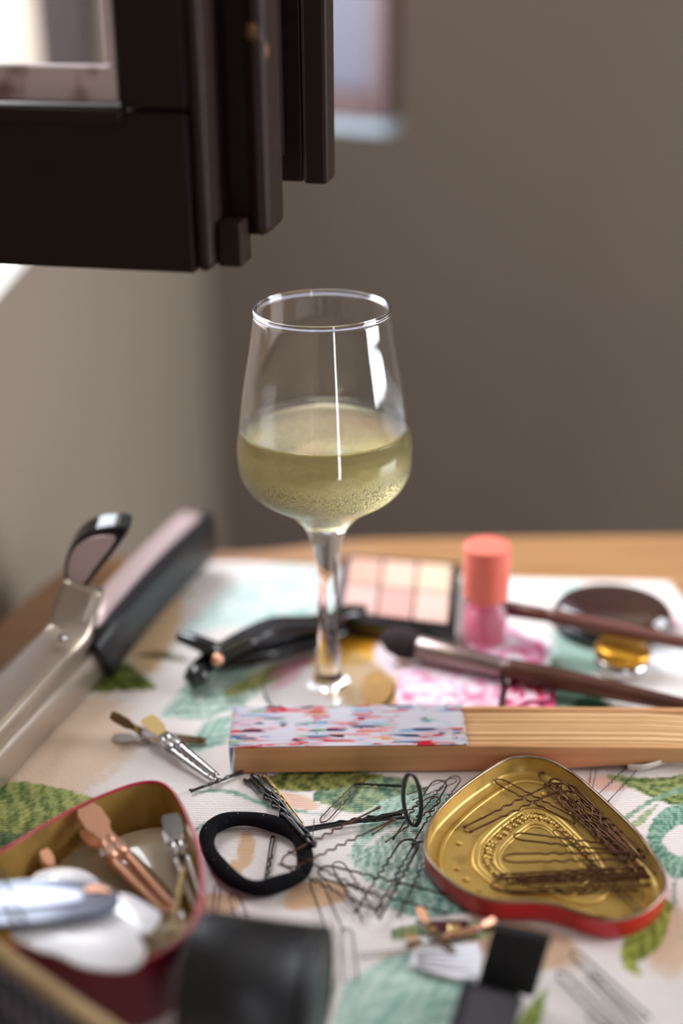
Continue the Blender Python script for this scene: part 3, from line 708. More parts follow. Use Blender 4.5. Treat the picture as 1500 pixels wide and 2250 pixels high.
def print_mat():
    m = bpy.data.materials.new('printed_fan_paper'); m.use_nodes = True; nt = m.node_tree; b = nt.nodes['Principled BSDF']
    b.inputs['Roughness'].default_value = 0.6
    tc = nt.nodes.new('ShaderNodeTexCoord'); mp = nt.nodes.new('ShaderNodeMapping'); mp.inputs['Scale'].default_value = (95, 900, 60)
    nt.links.new(tc.outputs['Object'], mp.inputs[0])
    vo = nt.nodes.new('ShaderNodeTexVoronoi'); vo.inputs['Scale'].default_value = 1.0; nt.links.new(mp.outputs[0], vo.inputs['Vector'])
    sh = nt.nodes.new('ShaderNodeSeparateColor'); nt.links.new(vo.outputs['Color'], sh.inputs[0])
    r = nt.nodes.new('ShaderNodeValToRGB'); r.color_ramp.interpolation = 'CONSTANT'
    cols = [(0.0, (236, 232, 238)), (0.36, (206, 220, 234)), (0.48, (236, 230, 238)), (0.62, (226, 40, 70)), (0.69, (244, 206, 214)), (0.75, (46, 60, 110)), (0.80, (120, 176, 214)), (0.86, (240, 170, 80)), (0.90, (28, 30, 40)), (0.93, (232, 96, 90)), (0.97, (150, 196, 150))]
    e = r.color_ramp.elements
    e[0].position = 0; e[0].color = (*lin(cols[0][1]), 1); e[1].position = cols[1][0]; e[1].color = (*lin(cols[1][1]), 1)
    for p, c in cols[2:]:
        x = e.new(p); x.color = (*lin(c), 1)
    nt.links.new(sh.outputs[0], r.inputs[0])
    n = nt.nodes.new('ShaderNodeTexNoise'); n.inputs['Scale'].default_value = 55; nt.links.new(tc.outputs['Object'], n.inputs['Vector'])
    r2 = nt.nodes.new('ShaderNodeValToRGB'); r2.color_ramp.elements[0].position = 0.36; r2.color_ramp.elements[1].position = 0.46
    nt.links.new(n.outputs['Fac'], r2.inputs[0])
    mx = nt.nodes.new('ShaderNodeMix'); mx.data_type = 'RGBA'; mx.inputs[6].default_value = (*lin((234, 231, 238)), 1)
    nt.links.new(r2.outputs[0], mx.inputs[0]); nt.links.new(r.outputs[0], mx.inputs[7]); nt.links.new(mx.outputs[2], b.inputs['Base Color'])
    return m
NP = 26; V, FA = [], []
xl = [-0.0022, 0.0, 0.03, 0.06, 0.09, 0.1105]
for j in range(2*NP+1):
    y = 0.0004+(FD-0.0008)*j/(2*NP)
    top = j % 2 == 0
    for x in xl:
        V += [fp(x+(0.0006*(j % 3)-0.0006 if x in (xl[0], xl[-1]) else 0), y, FH+(0.0012 if top else -0.0001) + 0.0002*math.sin(j*1.7)), fp(x, y, 0.0006 if x < 0 else FH-0.0012)]
nxl = len(xl)*2
for j in range(2*NP):
    for i in range(len(xl)-1):
        a = j*nxl+2*i
        FA.append((a, a+2, a+nxl+2, a+nxl))
    FA.append((j*nxl, j*nxl+nxl, j*nxl+nxl+1, j*nxl+1))
leafo = mk('printed_leaf', V, FA, print_mat(), fan, False, [SOL(0.0003)])
leafo['label'] = 'pleated white paper with red and blue print'
rv = fp(0.238, -0.0006, 0.0075)
mk('rivet', *lathe([(0.0, -0.001), (0.002, -0.0006), (0.002, FD+0.0016), (0.0, FD+0.002)], 16, (rv, fy)), M['silver'], fan)

# ------------------------------------------------------------------ heart tins
def px_poly(pts, z, n=4):
    return cat_rom([P(x, y, z) for x, y in pts], n, True)
def inset(poly, d):
    n = len(poly); out = []
    ar = sum(poly[i].x*poly[(i+1) % n].y-poly[(i+1) % n].x*poly[i].y for i in range(n))
    sg = 1 if ar > 0 else -1
    for i in range(n):
        t = (poly[(i+1) % n]-poly[i-1]); t.z = 0; t.normalize()
        out.append(poly[i]+Vector((-t.y, t.x, 0))*d*sg)
    return out
def scaled(poly, k, c=None):
    c = c or sum(poly, Vector())/len(poly)
    return [c+(p-c)*k for p in poly]
def tin(label, name, rim_px, zr, z0, mo, mi, mr, floor_z):
    rimp = px_poly(rim_px, zr)
    c = sum(rimp, Vector())/len(rimp)
    root = thing(name, label, 'tin', (c.x, c.y, z0))
    out = inset(rimp, 0.0002); inn = inset(rimp, 0.0012); n = len(rimp)
    def ringwall(ps, za, zb_, flip):
        V = [(p.x, p.y, za) for p in ps]+[(p.x, p.y, zb_) for p in ps]
        FA = [(i, (i+1) % n, n+(i+1) % n, n+i) for i in range(n)]
        return V, [tuple(reversed(f)) for f in FA] if flip else FA
    lo = inset(rimp, 0.0010)
    V = [(p.x, p.y, z0) for p in lo]+[(p.x, p.y, z0+0.001) for p in out]+[(p.x, p.y, zr-0.0005) for p in out]
    FA = [(i, (i+1) % n, n+(i+1) % n, n+i) for i in range(n)]+[(n+i, n+(i+1) % n, 2*n+(i+1) % n, 2*n+i) for i in range(n)]+[tuple(reversed(range(n)))]
    mk('outer_wall', V, FA, mo, root)
    f0 = inset(inn, 0.0012); f1 = inset(inn, 0.004)
    V = [(p.x, p.y, zr-0.0005) for p in inn]+[(p.x, p.y, floor_z+0.0012) for p in inn]+[(p.x, p.y, floor_z) for p in f0]+[(p.x, p.y, floor_z-0.0002) for p in f1]
    FA = []
    for k in range(3): FA += [(k*n+i, (k+1)*n+i, (k+1)*n+(i+1) % n, k*n+(i+1) % n) for i in range(n)]
    mk('inner_lining', V, FA, mi, root)
    mk('floor_panel', *prism([(p.x, p.y) for p in f1], floor_z-0.0008, floor_z-0.0002), mi, root, False)
    mk('rolled_rim', *sweep([Vector((p.x, p.y, zr-0.0004)) for p in inset(rimp, 0.0007)], 0.00075, None, 8, closed=True), mr, root)
    return root, inn, c
RP = [(934, 1878), (963, 1915), (1004, 1948), (1045, 1969), (1087, 1979), (1128, 1982), (1169, 1982), (1211, 1987), (1252, 1999), (1293, 2013), (1335, 2022), (1376, 2020), (1417, 2004),
      (1450, 1977), (1464, 1948), (1459, 1913), (1438, 1874), (1397, 1820), (1343, 1768), (1293, 1723), (1252, 1691), (1211, 1669), (1169, 1660), (1136, 1660), (1103, 1669), (1058, 1696), (1012, 1729), (967, 1770), (942, 1804), (931, 1840)]
ZL = 0.0105
lid, lin_, lc = tin('shallow red heart-shaped tin lid with gold inside, filled with hair pins', 'heart_tin', RP, ZL, 0.0006, M['red_tin'], M['gold_in'], M['rim_steel'], 0.0016)
fl = inset(lin_, 0.003)
lcf = sum(fl, Vector())/len(fl); lcf.z = 0.0016
fl0 = [Vector((p.x, p.y, 0.0016)) for p in fl]
emb = []
for k, r in ((0.93, 0.0008), (0.62, 0.0010), (0.57, 0.0007), (0.42, 0.0008), (0.38, 0.0005)):
    emb.append(sweep(scaled(fl0, k, lcf), r*1.6, r, 6, closed=True))
mk('embossed_border', *join(*emb), M['gold_in'], lid)
bd = []
rr = random.Random(3)
for k, step, r in ((0.495, 2, 0.0017), (0.545, 1, 0.0008), (0.45, 1, 0.0008), (0.80, 4, 0.0014)):
    for p in scaled(fl0, k, lcf)[::step]:
        if k == 0.80 and rr.random() < 0.35: continue
        q_ = p+Vector((rr.uniform(-.0006, .0006), rr.uniform(-.0006, .0006), 0)); s = r*rr.uniform(0.7, 1.25)
        bd.append(lathe([(0.0, 0.75*s), (0.6*s, 0.6*s), (s, 0.0)], 8, (q_, (0, 0, 1))))
eb = mk('embossed_beads', *join(*bd), M['gold_in'], lid); eb['kind'] = 'stuff'

LP_ = [(0, 1867), (67, 1826), (133, 1788), (200, 1755), (267, 1728), (312, 1716), (350, 1716), (377, 1731), (400, 1763), (423, 1813), (440, 1867), (447, 1913), (445, 1963), (434, 2010), (414, 2046), (378, 2080), (330, 2106), (275, 2122),
       (215, 2120), (160, 2108), (110, 2090), (60, 2082), (0, 2092), (-60, 2104), (-130, 2090), (-176, 2040), (-180, 1985), (-140, 1935), (-75, 1902)]
ZB = 0.031
base, lb_in, lbc = tin('deep maroon heart-shaped tin filled with metal hair clips', 'heart_tin', LP_, ZB, 0.0006, M['maroon_tin'], M['gold_deep'], M['rim_red'], 0.0018)

# pins in the lid
z1 = 0.0034
HP = 'hair_pin'
pin(HP, PM['pin_brown'], (1231, 1723), (1025, 1823), 0.0055, 0.003, 'bronze hair pin with tips pointing left inside the red tin lid', group='hair pins in the red lid')
pin(HP, PM['pin_brown'], (1089, 1713), (1268, 1806), 0.0030, 0.003, 'bronze hair pin lying under another at the pointed end of the red lid', group='hair pins in the red lid')
bl = 'wavy bronze hair pin in the bundle along the right wall of the red lid'
ends = [((1190, 1698), (1352, 1842)), ((1212, 1712), (1392, 1872)), ((1250, 1726), (1405, 1884)), ((1236, 1740), (1412, 1902)), ((1268, 1760), (1424, 1912)), ((1226, 1722), (1386, 1888)), ((1280, 1790), (1420, 1926)), ((1246, 1758), (1396, 1912)), ((1200, 1720), (1372, 1880))]
for i, (a, b) in enumerate(ends):
    pin(HP, (PM if i % 3 else PW)['pin_brown'], a, b, 0.003+0.0011*(i % 4), 0.003+0.0009*((i*3) % 4), bl, roll=(i*23) % 40-20, group='bundled hair pins in the red lid')
pin(HP, PM['pin_brown'], (1128, 1836), (1378, 1866), 0.0038, 0.0052, 'uppermost level hair pin with its loop near the middle of the red lid', group='hair pins in the red lid')
pin(HP, PM['pin_dark'], (1217, 1824), (1322, 1926), 0.0046, 0.0032, 'short dark hair pin slanting across the middle of the red lid', group='hair pins in the red lid')
pin(HP, PM['pin_brown'], (1105, 1886), (1392, 1880), 0.0052, 0.0062, 'long bronze hair pin with a thick loop lying level in the red lid', group='hair pins in the red lid')
hl = 'bronze hair pin in the level bundle near the notch of the red lid'
for i, (a, b) in enumerate([((1083, 1926), (1350, 1910)), ((1079, 1946), (1426, 1934)), ((1126, 1936), (1424, 1922)), ((1110, 1950), (1400, 1946)), ((1140, 1928), (1418, 1912))]):
    pin(HP, PM['pin_brown'], a, b, 0.0032+0.001*(i % 3), 0.004+0.001*((i+1) % 3), hl, roll=(i*31) % 50-25, group='level hair pins in the red lid')
pin(HP, PM['pin_dark'], (1300, 1900), (1402, 2000), 0.0028, 0.0028, 'dark hair pin with legs pointing to the right lobe of the red lid', group='hair pins in the red lid')

# ------------------------------------------------------------------ hair tie
tie = thing('hair_tie', 'black velvet hair tie with specks of lint, between the two heart tins', 'hair tie', tuple(P(565, 1880)))
tpts = [(462, 1822), (500, 1802), (555, 1800), (615, 1815), (654, 1842), (670, 1884), (660, 1920), (618, 1940), (565, 1952), (515, 1934), (474, 1894), (455, 1855)]
tw = cat_rom([P(x, y, 0.0040) for x, y in tpts], 8, True)
rt = [0.0034+0.0003*math.sin(i*0.35) for i in range(len(tw))]
mk('loop', *sweep(tw, rt, rt, 16, closed=True), M['velvet'], tie)
fz = []; li = []
rnd = random.Random(8)
for k in range(2600):
    i = rnd.randrange(len(tw)); p = tw[i].lerp(tw[(i+1) % len(tw)], rnd.random())
    d = Vector((rnd.gauss(0, 1), rnd.gauss(0, 1), rnd.gauss(0, 1))).normalized()
    a = p+d*0.0033; e = a+d*rnd.uniform(0.0003, 0.0011)+Vector((rnd.gauss(0, 1), rnd.gauss(0, 1), rnd.gauss(0, 1)))*0.0002
    s = d.orthogonal().normalized()*0.00007
    fz.append(([a-s, a+s, e], [(0, 1, 2)]))
    if k < 22:
        q_ = p+Vector((rnd.gauss(0, 0.5), rnd.gauss(0, 0.5), 1)).normalized()*0.0036
        li.append((boxv(q_, Vector((rnd.uniform(.0002, .0007), rnd.uniform(-.0004, .0004), 0)), Vector((0, 0.0001, 0.00005)), Vector((0, 0, 0.0001)))))
fo = mk('fuzz', *join(*fz), M['fuzz'], tie, False); fo['kind'] = 'stuff'
lo_ = mk('lint_specks', *join(*li), M['lint'], tie, False); lo_['kind'] = 'stuff'

# ------------------------------------------------------------------ loose pins
BP = 'bobby_pin'
zf_ = 0.0009
def loose(a, b, m, lab, w=True, za=zf_, zb_=zf_, roll=0): return pin(HP, (PW if w else PM)[m], a, b, za, zb_, lab, roll, 'loose hair pins on the cloth')
loose((622, 1900), (851, 1786), 'pin_brown', 'bronze hair pin reaching from the hair tie up to the right', za=0.0085, zb_=0.010)
loose((838, 1992), (622, 1884), 'pin_dark', 'dark hair pin with straight tips resting over the hair tie', za=0.001, zb_=0.0115)
loose((700, 1912), (990, 1988), 'pin_dark', 'dark hair pin running from the hair tie right to the red lid', za=0.006, zb_=0.0012)
loose((738, 1894), (812, 2014), 'pin_dark', 'dark hair pin pointing down right of the hair tie', za=0.0022)
loose((690, 1930), (736, 2046), 'pin_dark', 'wavy dark hair pin just below the hair tie, legs toward the black cap', za=0.0012)
loose((790, 2000), (720, 1926), 'pin_dark', 'short dark hair pin crossing the tangle below the hair tie', za=0.0032, zb_=0.002)
loose((905, 1845), (806, 2012), 'pin_dark', 'long wavy hair pin running down from the thin metal ring', za=0.0014, zb_=0.003)
loose((932, 1850), (850, 2008), 'pin_dark', 'wavy hair pin emerging beside the left wall of the red lid', za=0.0012)
loose((962, 1752), (832, 1842), 'pin_brown', 'bronze hair pin with two tips pointing down left of the metal ring', za=0.002, zb_=0.0022)
loose((970, 1715), (884, 1850), 'pin_black', 'black wavy hair pin passing behind the metal ring', za=0.0030)
loose((1004, 1706), (930, 1800), 'pin_black', 'black wavy hair pin in the tangle beside the red lid tip', za=0.0016)
loose((1002, 1712), (900, 1752), 'pin_dark', 'dark hair pin lying across the tangle under the fan', za=0.003)
loose((706, 1806), (796, 1712), 'pin_brown', 'bronze hair pin with its loop on the teal leaf below the fan', w=False)
loose((1306, 1680), (1296, 1738), 'pin_black', 'black hair pin poking out under the fan right of the lid tip', w=False)
loose((1392, 1684), (1322, 1756), 'pin_black', 'black wavy hair pin sticking out from the fan toward the lid')
loose((478, 1944), (470, 2030), 'pin_dark', 'thin hair pin with a narrow loop beside the maroon tin', w=False)
loose((512, 1962), (545, 2060), 'pin_dark', 'hair pin with a wide round loop just behind the black cap')
loose((690, 1800), (684, 1872), 'pin_dark', 'dark hair pin standing upright against the hair tie', w=False, za=0.010, zb_=0.006, roll=80)
loose((790, 2100), (905, 2090), 'pin_dark', 'thin hair pin lying level on the mint leaf', w=False)
loose((760, 2040), (770, 2160), 'pin_dark', 'hair pin lying right of the black cap')
for a, b, lab in (((1256, 2090), (1420, 2240), 'blurred hair pin with the topmost loop in the front right corner'), ((1226, 2136), (1390, 2300), 'blurred hair pin with the leftmost loop in the front right corner'),
                  ((1296, 2140), (1412, 2276), 'blurred hair pin in the middle of the front right corner'), ((1290, 2230), (1440, 2330), 'blurred dark hair pin lowest in the front right corner')):
    loose(a, b, 'pin_dark', lab, w=False, za=0.002, zb_=0.002)
def bob(a, b, m, lab, za=0.0012, zb_=0.0012, roll=0): return pin(BP, BM[m], a, b, za, zb_, lab, roll, 'loose bobby pins on the cloth')
bob((548, 1690), (416, 1740), 'pin_black', 'black bobby pin sticking out left from under the fan', 0.0016, 0.0016, 90)
bob((676, 1838), (545, 1712), 'pin_black', 'black bobby pin leaning over the right side of the hair tie', 0.0100, 0.0014)
bob((690, 1858), (562, 1704), 'pin_black', 'second black bobby pin beside the hair tie, its loop lowest', 0.0090, 0.0030, 20)
bob((664, 1826), (574, 1708), 'pin_black', 'short black bobby pin in the fan of pins below the printed leaf', 0.004, 0.0022, -15)
bob((664, 1814), (582, 1702), 'pin_gold', 'gold bobby pin lying beside the black ones below the fan', 0.0026, 0.0026)
bob((664, 1824), (886, 1786), 'pin_black', 'black bobby pin pointing right to the thin metal ring', 0.0036, 0.0030)
bob((890, 1796), (720, 1812), 'pin_black', 'black bobby pin with its head under the metal ring', 0.0016, 0.0016, 30)
bob((892, 1728), (778, 1722), 'pin_black', 'black bobby pin lying level just below the fan', 0.0018, 0.0014)
bob((600, 1838), (578, 1960), 'pin_dark', 'open bobby pin lying inside the hair tie', 0.0012, 0.0012)
# thin ring
rg = P(903, 1784, 0.0)
rc = [PY(903+19*math.cos(t)+6*math.sin(t)*-1, 1783-74*math.sin(t), rg.y-0.012) for t in np.linspace(0, 2*PI, 40, endpoint=False)]
zmin = min(p.z for p in rc)
rc = [Vector((p.x, p.y-0.010*(p.z-zmin)/0.03, p.z-zmin+0.0013)) for p in rc]
tag(mk('metal_ring', *sweep(rc, 0.0005, 0.0011, 8, up=(0.9, -0.4, 0.1), closed=True), M['elastic']), 'thin dark metal ring standing on edge among the hair pins', 'ring')

# ------------------------------------------------------------------ clips on the cloth
duckbill('duckbill_clip', 'silver two-prong hair clip with a gold tab on top of another clip', (322, 1604), (476, 1716), 0.0058, 0.0024, M['silver'], M['silver'], 'metal clips left of the fan', ridged=True, headm=M['goldclip'], open_=0.004)
duckbill('duckbill_clip', 'brass-backed hair clip lying under the gold-tabbed one', (248, 1622), (452, 1632), 0.0006, 0.0006, M['bronze'], M['silver'], 'metal clips left of the fan', ridged=True, headm=M['bronze'], open_=0.012)

# clips in the deep tin
duckbill('duckbill_clip', 'copper two-prong hair clip leaning on the wall of the maroon tin', (192, 1822), (374, 2008), 0.0185, 0.0165, M['copper'], M['copper'], 'clips in the maroon tin', open_=0.006)
duckbill('duckbill_clip', 'silver hair clip standing in the right corner of the maroon tin', (374, 1822), (438, 2000), 0.0200, 0.0165, M['silver'], M['silver'], 'clips in the maroon tin', open_=0.005)
duckbill('duckbill_clip', 'copper hair clip half hidden behind the pearl barrette in the maroon tin', (96, 1886), (170, 1990), 0.0160, 0.010, M['copper'], M['copper'], 'clips in the maroon tin', open_=0.006)
pin(BP, BM['pin_gold'], (404, 1908), (374, 2060), 0.0215, 0.0260, 'gold bobby pin on the clips in the maroon tin', roll=60)
def disc(name, label, cat, px, z, m, th=0.0012, tilt=None, bulge=0.0015, group=None):
    poly = px_poly(px, z, 5); c = sum(poly, Vector())/len(poly); n = len(poly)
    tl = tilt or (0, 0)
    def zz(p): return z+(p.x-c.x)*tl[0]+(p.y-c.y)*tl[1]
    V = []; rings = [1.0, 0.97, 0.8, 0.55, 0.28]
    for k in rings:
        for p in poly:
            q_ = c+(p-c)*k; V.append((q_.x, q_.y, zz(q_)+bulge*(1-k*k)))
    V.append((c.x, c.y, z+bulge)); FA = []
    for r_ in range(len(rings)-1): FA += [(r_*n+i, r_*n+(i+1) % n, (r_+1)*n+(i+1) % n, (r_+1)*n+i) for i in range(n)]
    FA += [((len(rings)-1)*n+i, (len(rings)-1)*n+(i+1) % n, len(V)-1) for i in range(n)]
    o = mk(name, V, FA, m, None, True, [SOL(th, -1)])
    return tag(o, label, cat, group)
disc('plastic_disc', 'clear round plastic disc leaning in the right corner of the maroon tin', 'disc', [(255, 1850), (300, 1834), (360, 1828), (405, 1850), (420, 1900), (400, 1950), (340, 1960), (280, 1930), (250, 1890)], 0.0110, M['mica'], tilt=(0, 0.12))
disc('plastic_disc', 'clear plastic disc lying below the clips in the maroon tin', 'disc', [(130, 1900), (190, 1866), (260, 1862), (320, 1900), (330, 1960), (280, 2000), (200, 1990), (140, 1950)], 0.0080, M['mica'], tilt=(0, 0.1))
disc('plastic_disc', 'clear plastic disc nearest the front wall of the maroon tin', 'disc', [(300, 2020), (360, 2000), (410, 2030), (390, 2070), (340, 2090), (290, 2080)], 0.0150, M['mica'])
disc('steel_barrette', 'brushed steel barrette under the copper clip in the maroon tin', 'barrette', [(250, 1872), (285, 1868), (330, 1910), (395, 1985), (405, 2020), (380, 2030), (330, 1990), (260, 1910)], 0.0140, M['silver'])
disc('glare_barrette', 'large glossy barrette, window glare painted white, lying over the front rim of the maroon tin', 'barrette', [(20, 2046), (120, 2030), (200, 2010), (246, 2002), (275, 2016), (306, 2056), (320, 2092), (302, 2120), (250, 2131), (180, 2122), (125, 2098), (70, 2082)], 0.0345, M['glare'], bulge=0.0005)
disc('glare_barrette', 'glossy barrette, window glare painted white, behind the blue-grey snap clip', 'barrette', [(62, 1944), (80, 1918), (120, 1906), (170, 1908), (205, 1925), (216, 1945), (150, 1975), (80, 1972)], 0.0220, M['glare'], bulge=0.0005)
disc('glare_barrette', 'small glossy barrette, window glare painted white, right of the snap clip tip', 'barrette', [(240, 1975), (275, 1962), (330, 1990), (352, 2006), (346, 2028), (318, 2052), (285, 2040), (250, 2010)], 0.0250, M['glare'], bulge=0.0005)
# snap clip
snap = thing('snap_hair_clip', 'blue-grey enamelled snap clip with a silver inlay lying over the maroon tin', 'hair clip', tuple(P(100, 2000, 0.034)))
def plate_px(px, z, m, name, parent, th=0.0014, n=5):
    poly = [(p.x, p.y) for p in px_poly(px, z, n)]
    return mk(name, *prism(poly, z, z+th), m, parent, False, [BV(0.0004)])
plate_px([(-120, 1960), (-20, 1948), (90, 1940), (190, 1942), (240, 1955), (262, 1978), (256, 2000), (215, 2018), (120, 2032), (-20, 2046), (-120, 2050)], 0.0365, M['navy'], 'frame', snap, 0.0022)
plate_px([(-110, 1966), (0, 1958), (120, 1956), (175, 1960), (184, 1970), (172, 1982), (110, 1992), (0, 2002), (-110, 2008)], 0.0388, M['lilac'], 'inlay', snap, 0.0008)
plate_px([(188, 1950), (215, 1946), (243, 1956), (238, 1963), (212, 1961), (190, 1962)], 0.0388, M['copper'], 'hinge_tab', snap, 0.0006)
pin(HP, PM['pin_black'], (-20, 1900), (56, 2044), 0.0400, 0.0402, 'thin black hair pin laid across the blue-grey snap clip')

# ------------------------------------------------------------------ makeup at the back
pal = thing('eyeshadow_palette', 'black eyeshadow palette with pinkish beige powder pans behind the glass', 'eyeshadow palette', tuple(P(870, 1320)))
zq = 0.013
TLp, TRp, BRp, BLp = P(752, 1214, zq), P(1012, 1232, zq), P(1002, 1388, zq), P(728, 1352, zq)
mk('case', *prism([(p.x, p.y) for p in (BLp, BRp, TRp, TLp)], 0.0006, zq-0.001), M['blackplastic'], pal, False, [BV(0.0015)])
def q4(u, v): return (BLp*(1-u)+BRp*u)*(1-v)+(TLp*(1-u)+TRp*u)*v
cu = [0.075, 0.345, 0.365, 0.635, 0.655, 0.925]; cv = [0.10, 0.50, 0.52, 0.93]
k = 0
for j in range(2):
    for i in range(3):
        a, b_, c, d = q4(cu[2*i], cv[2*j]), q4(cu[2*i+1], cv[2*j]), q4(cu[2*i+1], cv[2*j+1]), q4(cu[2*i], cv[2*j+1])
        mk('powder_pan', *prism([(p.x, p.y) for p in (a, b_, c, d)], zq-0.0012, zq-0.0002), PANS[k % 6], pal, False, [BV(0.0006)]); k += 1

jb = P(1062, 1425)
bs = thing('blush_stick', 'blush stick with a coral cap standing between palette and dark oval compact', 'blush stick', tuple(jb))
r0 = 52/F*((jb.y-CAM.y)*math.cos(PITCH)+0.33*math.sin(PITCH))
hj = 0.064
ax = (jb, (0.0, 0, 1))
mk('cap', *lathe(spl([(0.0, hj), (r0*0.90, hj), (r0*0.99, hj-0.001), (r0, hj-0.004)], 3)+[(r0*0.97, hj-0.030), (r0*0.95, hj-0.031), (0.0, hj-0.031)], 40, ax), M['coral'], bs)
mk('body', *lathe([(0.0, 0.0006), (r0*0.85, 0.0006), (r0*0.92, 0.003), (r0*0.94, hj-0.036), (r0*0.7, hj-0.0345), (r0*0.7, hj-0.0315), (0, hj-0.0315)], 40, ax), M['frost'], bs)
mk('pink_product', *lathe([(0.0, 0.003), (r0*0.62, 0.003), (r0*0.62, 0.023), (0.0, 0.025)], 30, ax), M['pinkgel'], bs)

ov = P(1342, 1378)
oc = thing('oval_compact', 'glossy dark brown oval compact under the thin brush handle', 'compact', tuple(ov))
dep = (ov.y-CAM.y)*math.cos(PITCH)+CAM.z*math.sin(PITCH)
rx_ = 132/F*dep
def oval(pr, m, name):
    V, FA = lathe(pr, 56)
    t = math.radians(-7)
    V = [Vector((ov.x+(v.x*math.cos(t)-v.y*0.82*math.sin(t)), ov.y+v.x*math.sin(t)+v.y*0.82*math.cos(t), v.z)) for v in V]
    return mk(name, V, FA, m, oc)
oval([(0, 0.0006), (rx_*0.95, 0.0006), (rx_, 0.002), (rx_, 0.0065), (rx_*0.98, 0.008), (0, 0.008)], M['blackplastic'], 'base')
oval(spl([(rx_*0.97, 0.0085), (rx_*0.95, 0.012), (rx_*0.80, 0.0165), (rx_*0.45, 0.019), (0, 0.0195)], 5), M['lens'], 'domed_lid')

def rod(root, name, a, b, za, zb_, prof, m, n=24):
    A_, B_ = P(a[0], a[1], za), P(b[0], b[1], zb_); L = (B_-A_).length
    return mk(name, *lathe([(r, t*L) for t, r in prof], n, (A_, B_-A_)), m, root)
mb = thing('makeup_brush', 'makeup brush with dark soft head, dull ferrule and walnut handle pointing right', 'makeup brush', tuple(P(1100, 1460)))
rod(mb, 'bristle_head', (838, 1398), (925, 1424), 0.012, 0.012, [(0, 0.0), (0.06, 0.0038), (0.25, 0.0075), (0.55, 0.0090), (0.8, 0.0080), (1.0, 0.0064)], M['bristle'])
rod(mb, 'ferrule', (918, 1422), (1106, 1468), 0.012, 0.0105, [(0, 0.0062), (0.02, 0.0070), (0.5, 0.0064), (0.98, 0.0056), (1.0, 0.005)], M['ferrule'])
rod(mb, 'handle', (1104, 1467), (1600, 1570), 0.0105, 0.006, [(0, 0.0050), (0.04, 0.0058), (0.2, 0.0062), (0.6, 0.0046), (0.95, 0.003), (1.0, 0.0005)], M['brushwood'])
m2 = thing('makeup_brush', 'slim brush with a reddish handle lying over the dark oval compact', 'makeup brush', tuple(P(1250, 1370)))
rod(m2, 'handle', (1200, 1352), (1600, 1432), 0.024, 0.020, [(0, 0.0036), (0.05, 0.0044), (0.4, 0.0042), (0.9, 0.003), (1, 0.001)], M['redhandle'])
rod(m2, 'ferrule', (1120, 1338), (1202, 1352), 0.022, 0.024, [(0, 0.0046), (0.9, 0.0040), (1, 0.0034)], M['redhandle'])
rod(m2, 'bristle_head', (1052, 1326), (1124, 1339), 0.018, 0.022, [(0, 0.0), (0.1, 0.0022), (0.6, 0.0042), (1, 0.0044)], M['bristle'])

gp = P(1360, 1470)
gj = thing('gold_lidded_pot', 'small silver pot with a gold lid in front of the oval compact', 'cosmetic pot', tuple(gp))
ga = (gp, (0.1, 0.05, 1))
mk('pot', *lathe([(0, 0.0008), (0.0135, 0.0008), (0.0140, 0.002), (0.0140, 0.008), (0, 0.008)], 36, ga), M['silver'], gj)
mk('lid', *lathe([(0, 0.0083), (0.0148, 0.0083), (0.0150, 0.0125), (0.0140, 0.0140), (0, 0.0144)], 36, ga), M['goldlid'], gj)

def floral(name, c0, c1, c2, sc):
    m = bpy.data.materials.new(name); m.use_nodes = True; nt = m.node_tree; b = nt.nodes['Principled BSDF']; b.inputs['Roughness'].default_value = 0.5
    tc = nt.nodes.new('ShaderNodeTexCoord'); n = nt.nodes.new('ShaderNodeTexNoise'); n.inputs['Scale'].default_value = sc; n.inputs['Detail'].default_value = 3; n.inputs['Distortion'].default_value = 1.5
    nt.links.new(tc.outputs['Object'], n.inputs['Vector']); r = nt.nodes.new('ShaderNodeValToRGB'); e = r.color_ramp.elements
    e[0].position = 0.40; e[0].color = (*lin(c0), 1); e[1].position = 0.62; e[1].color = (*lin(c2), 1); x = e.new(0.52); x.color = (*lin(c1), 1)
    nt.links.new(n.outputs['Fac'], r.inputs[0]); nt.links.new(r.outputs[0], b.inputs['Base Color']); return m
pk = thing('printed_sachet', 'pale pink printed sachet lying under the makeup brush ferrule', 'sachet', tuple(P(980, 1510)))
def slab_px(px, z0, z1, m, name, parent, bev=0.0006):
    pw = [P(x, y, z1) for x, y in px]
    return mk(name, *prism([(p.x, p.y) for p in pw], z0, z1), m, parent, False, [BV(bev)])
slab_px([(866, 1560), (1092, 1566), (1106, 1478), (930, 1450), (876, 1470)], 0.0008, 0.0038, floral('pink_print', (250, 238, 246), (244, 206, 224), (226, 140, 176), 90), 'packet', pk)
slab_px([(1092, 1566), (1102, 1566), (1114, 1480), (1106, 1478)], 0.0009, 0.0040, M['maroon'], 'sealed_edge', pk, 0.0003)
p2 = thing('printed_sachet', 'magenta and black printed sachet right of the pale pink one', 'sachet', tuple(P(1160, 1520)))
slab_px([(1106, 1568), (1216, 1572), (1222, 1500), (1120, 1482)], 0.0008, 0.0036, floral('magenta_print', (240, 216, 226), (230, 60, 120), (40, 20, 32), 70), 'packet', p2)
p3 = thing('printed_tube', 'pink and white printed tube lying in front of the blush stick', 'tube', tuple(P(1120, 1410)))
slab_px([(1030, 1438), (1120, 1452), (1190, 1462), (1200, 1410), (1110, 1375), (1036, 1370)], 0.0008, 0.0060, floral('pink_white_print', (252, 244, 250), (246, 176, 212), (230, 70, 140), 60), 'packet', p3, 0.002)
slab_px([(1192, 1460), (1208, 1458), (1214, 1420), (1201, 1412)], 0.0010, 0.0055, M['white'], 'crimped_end', p3, 0.0005)

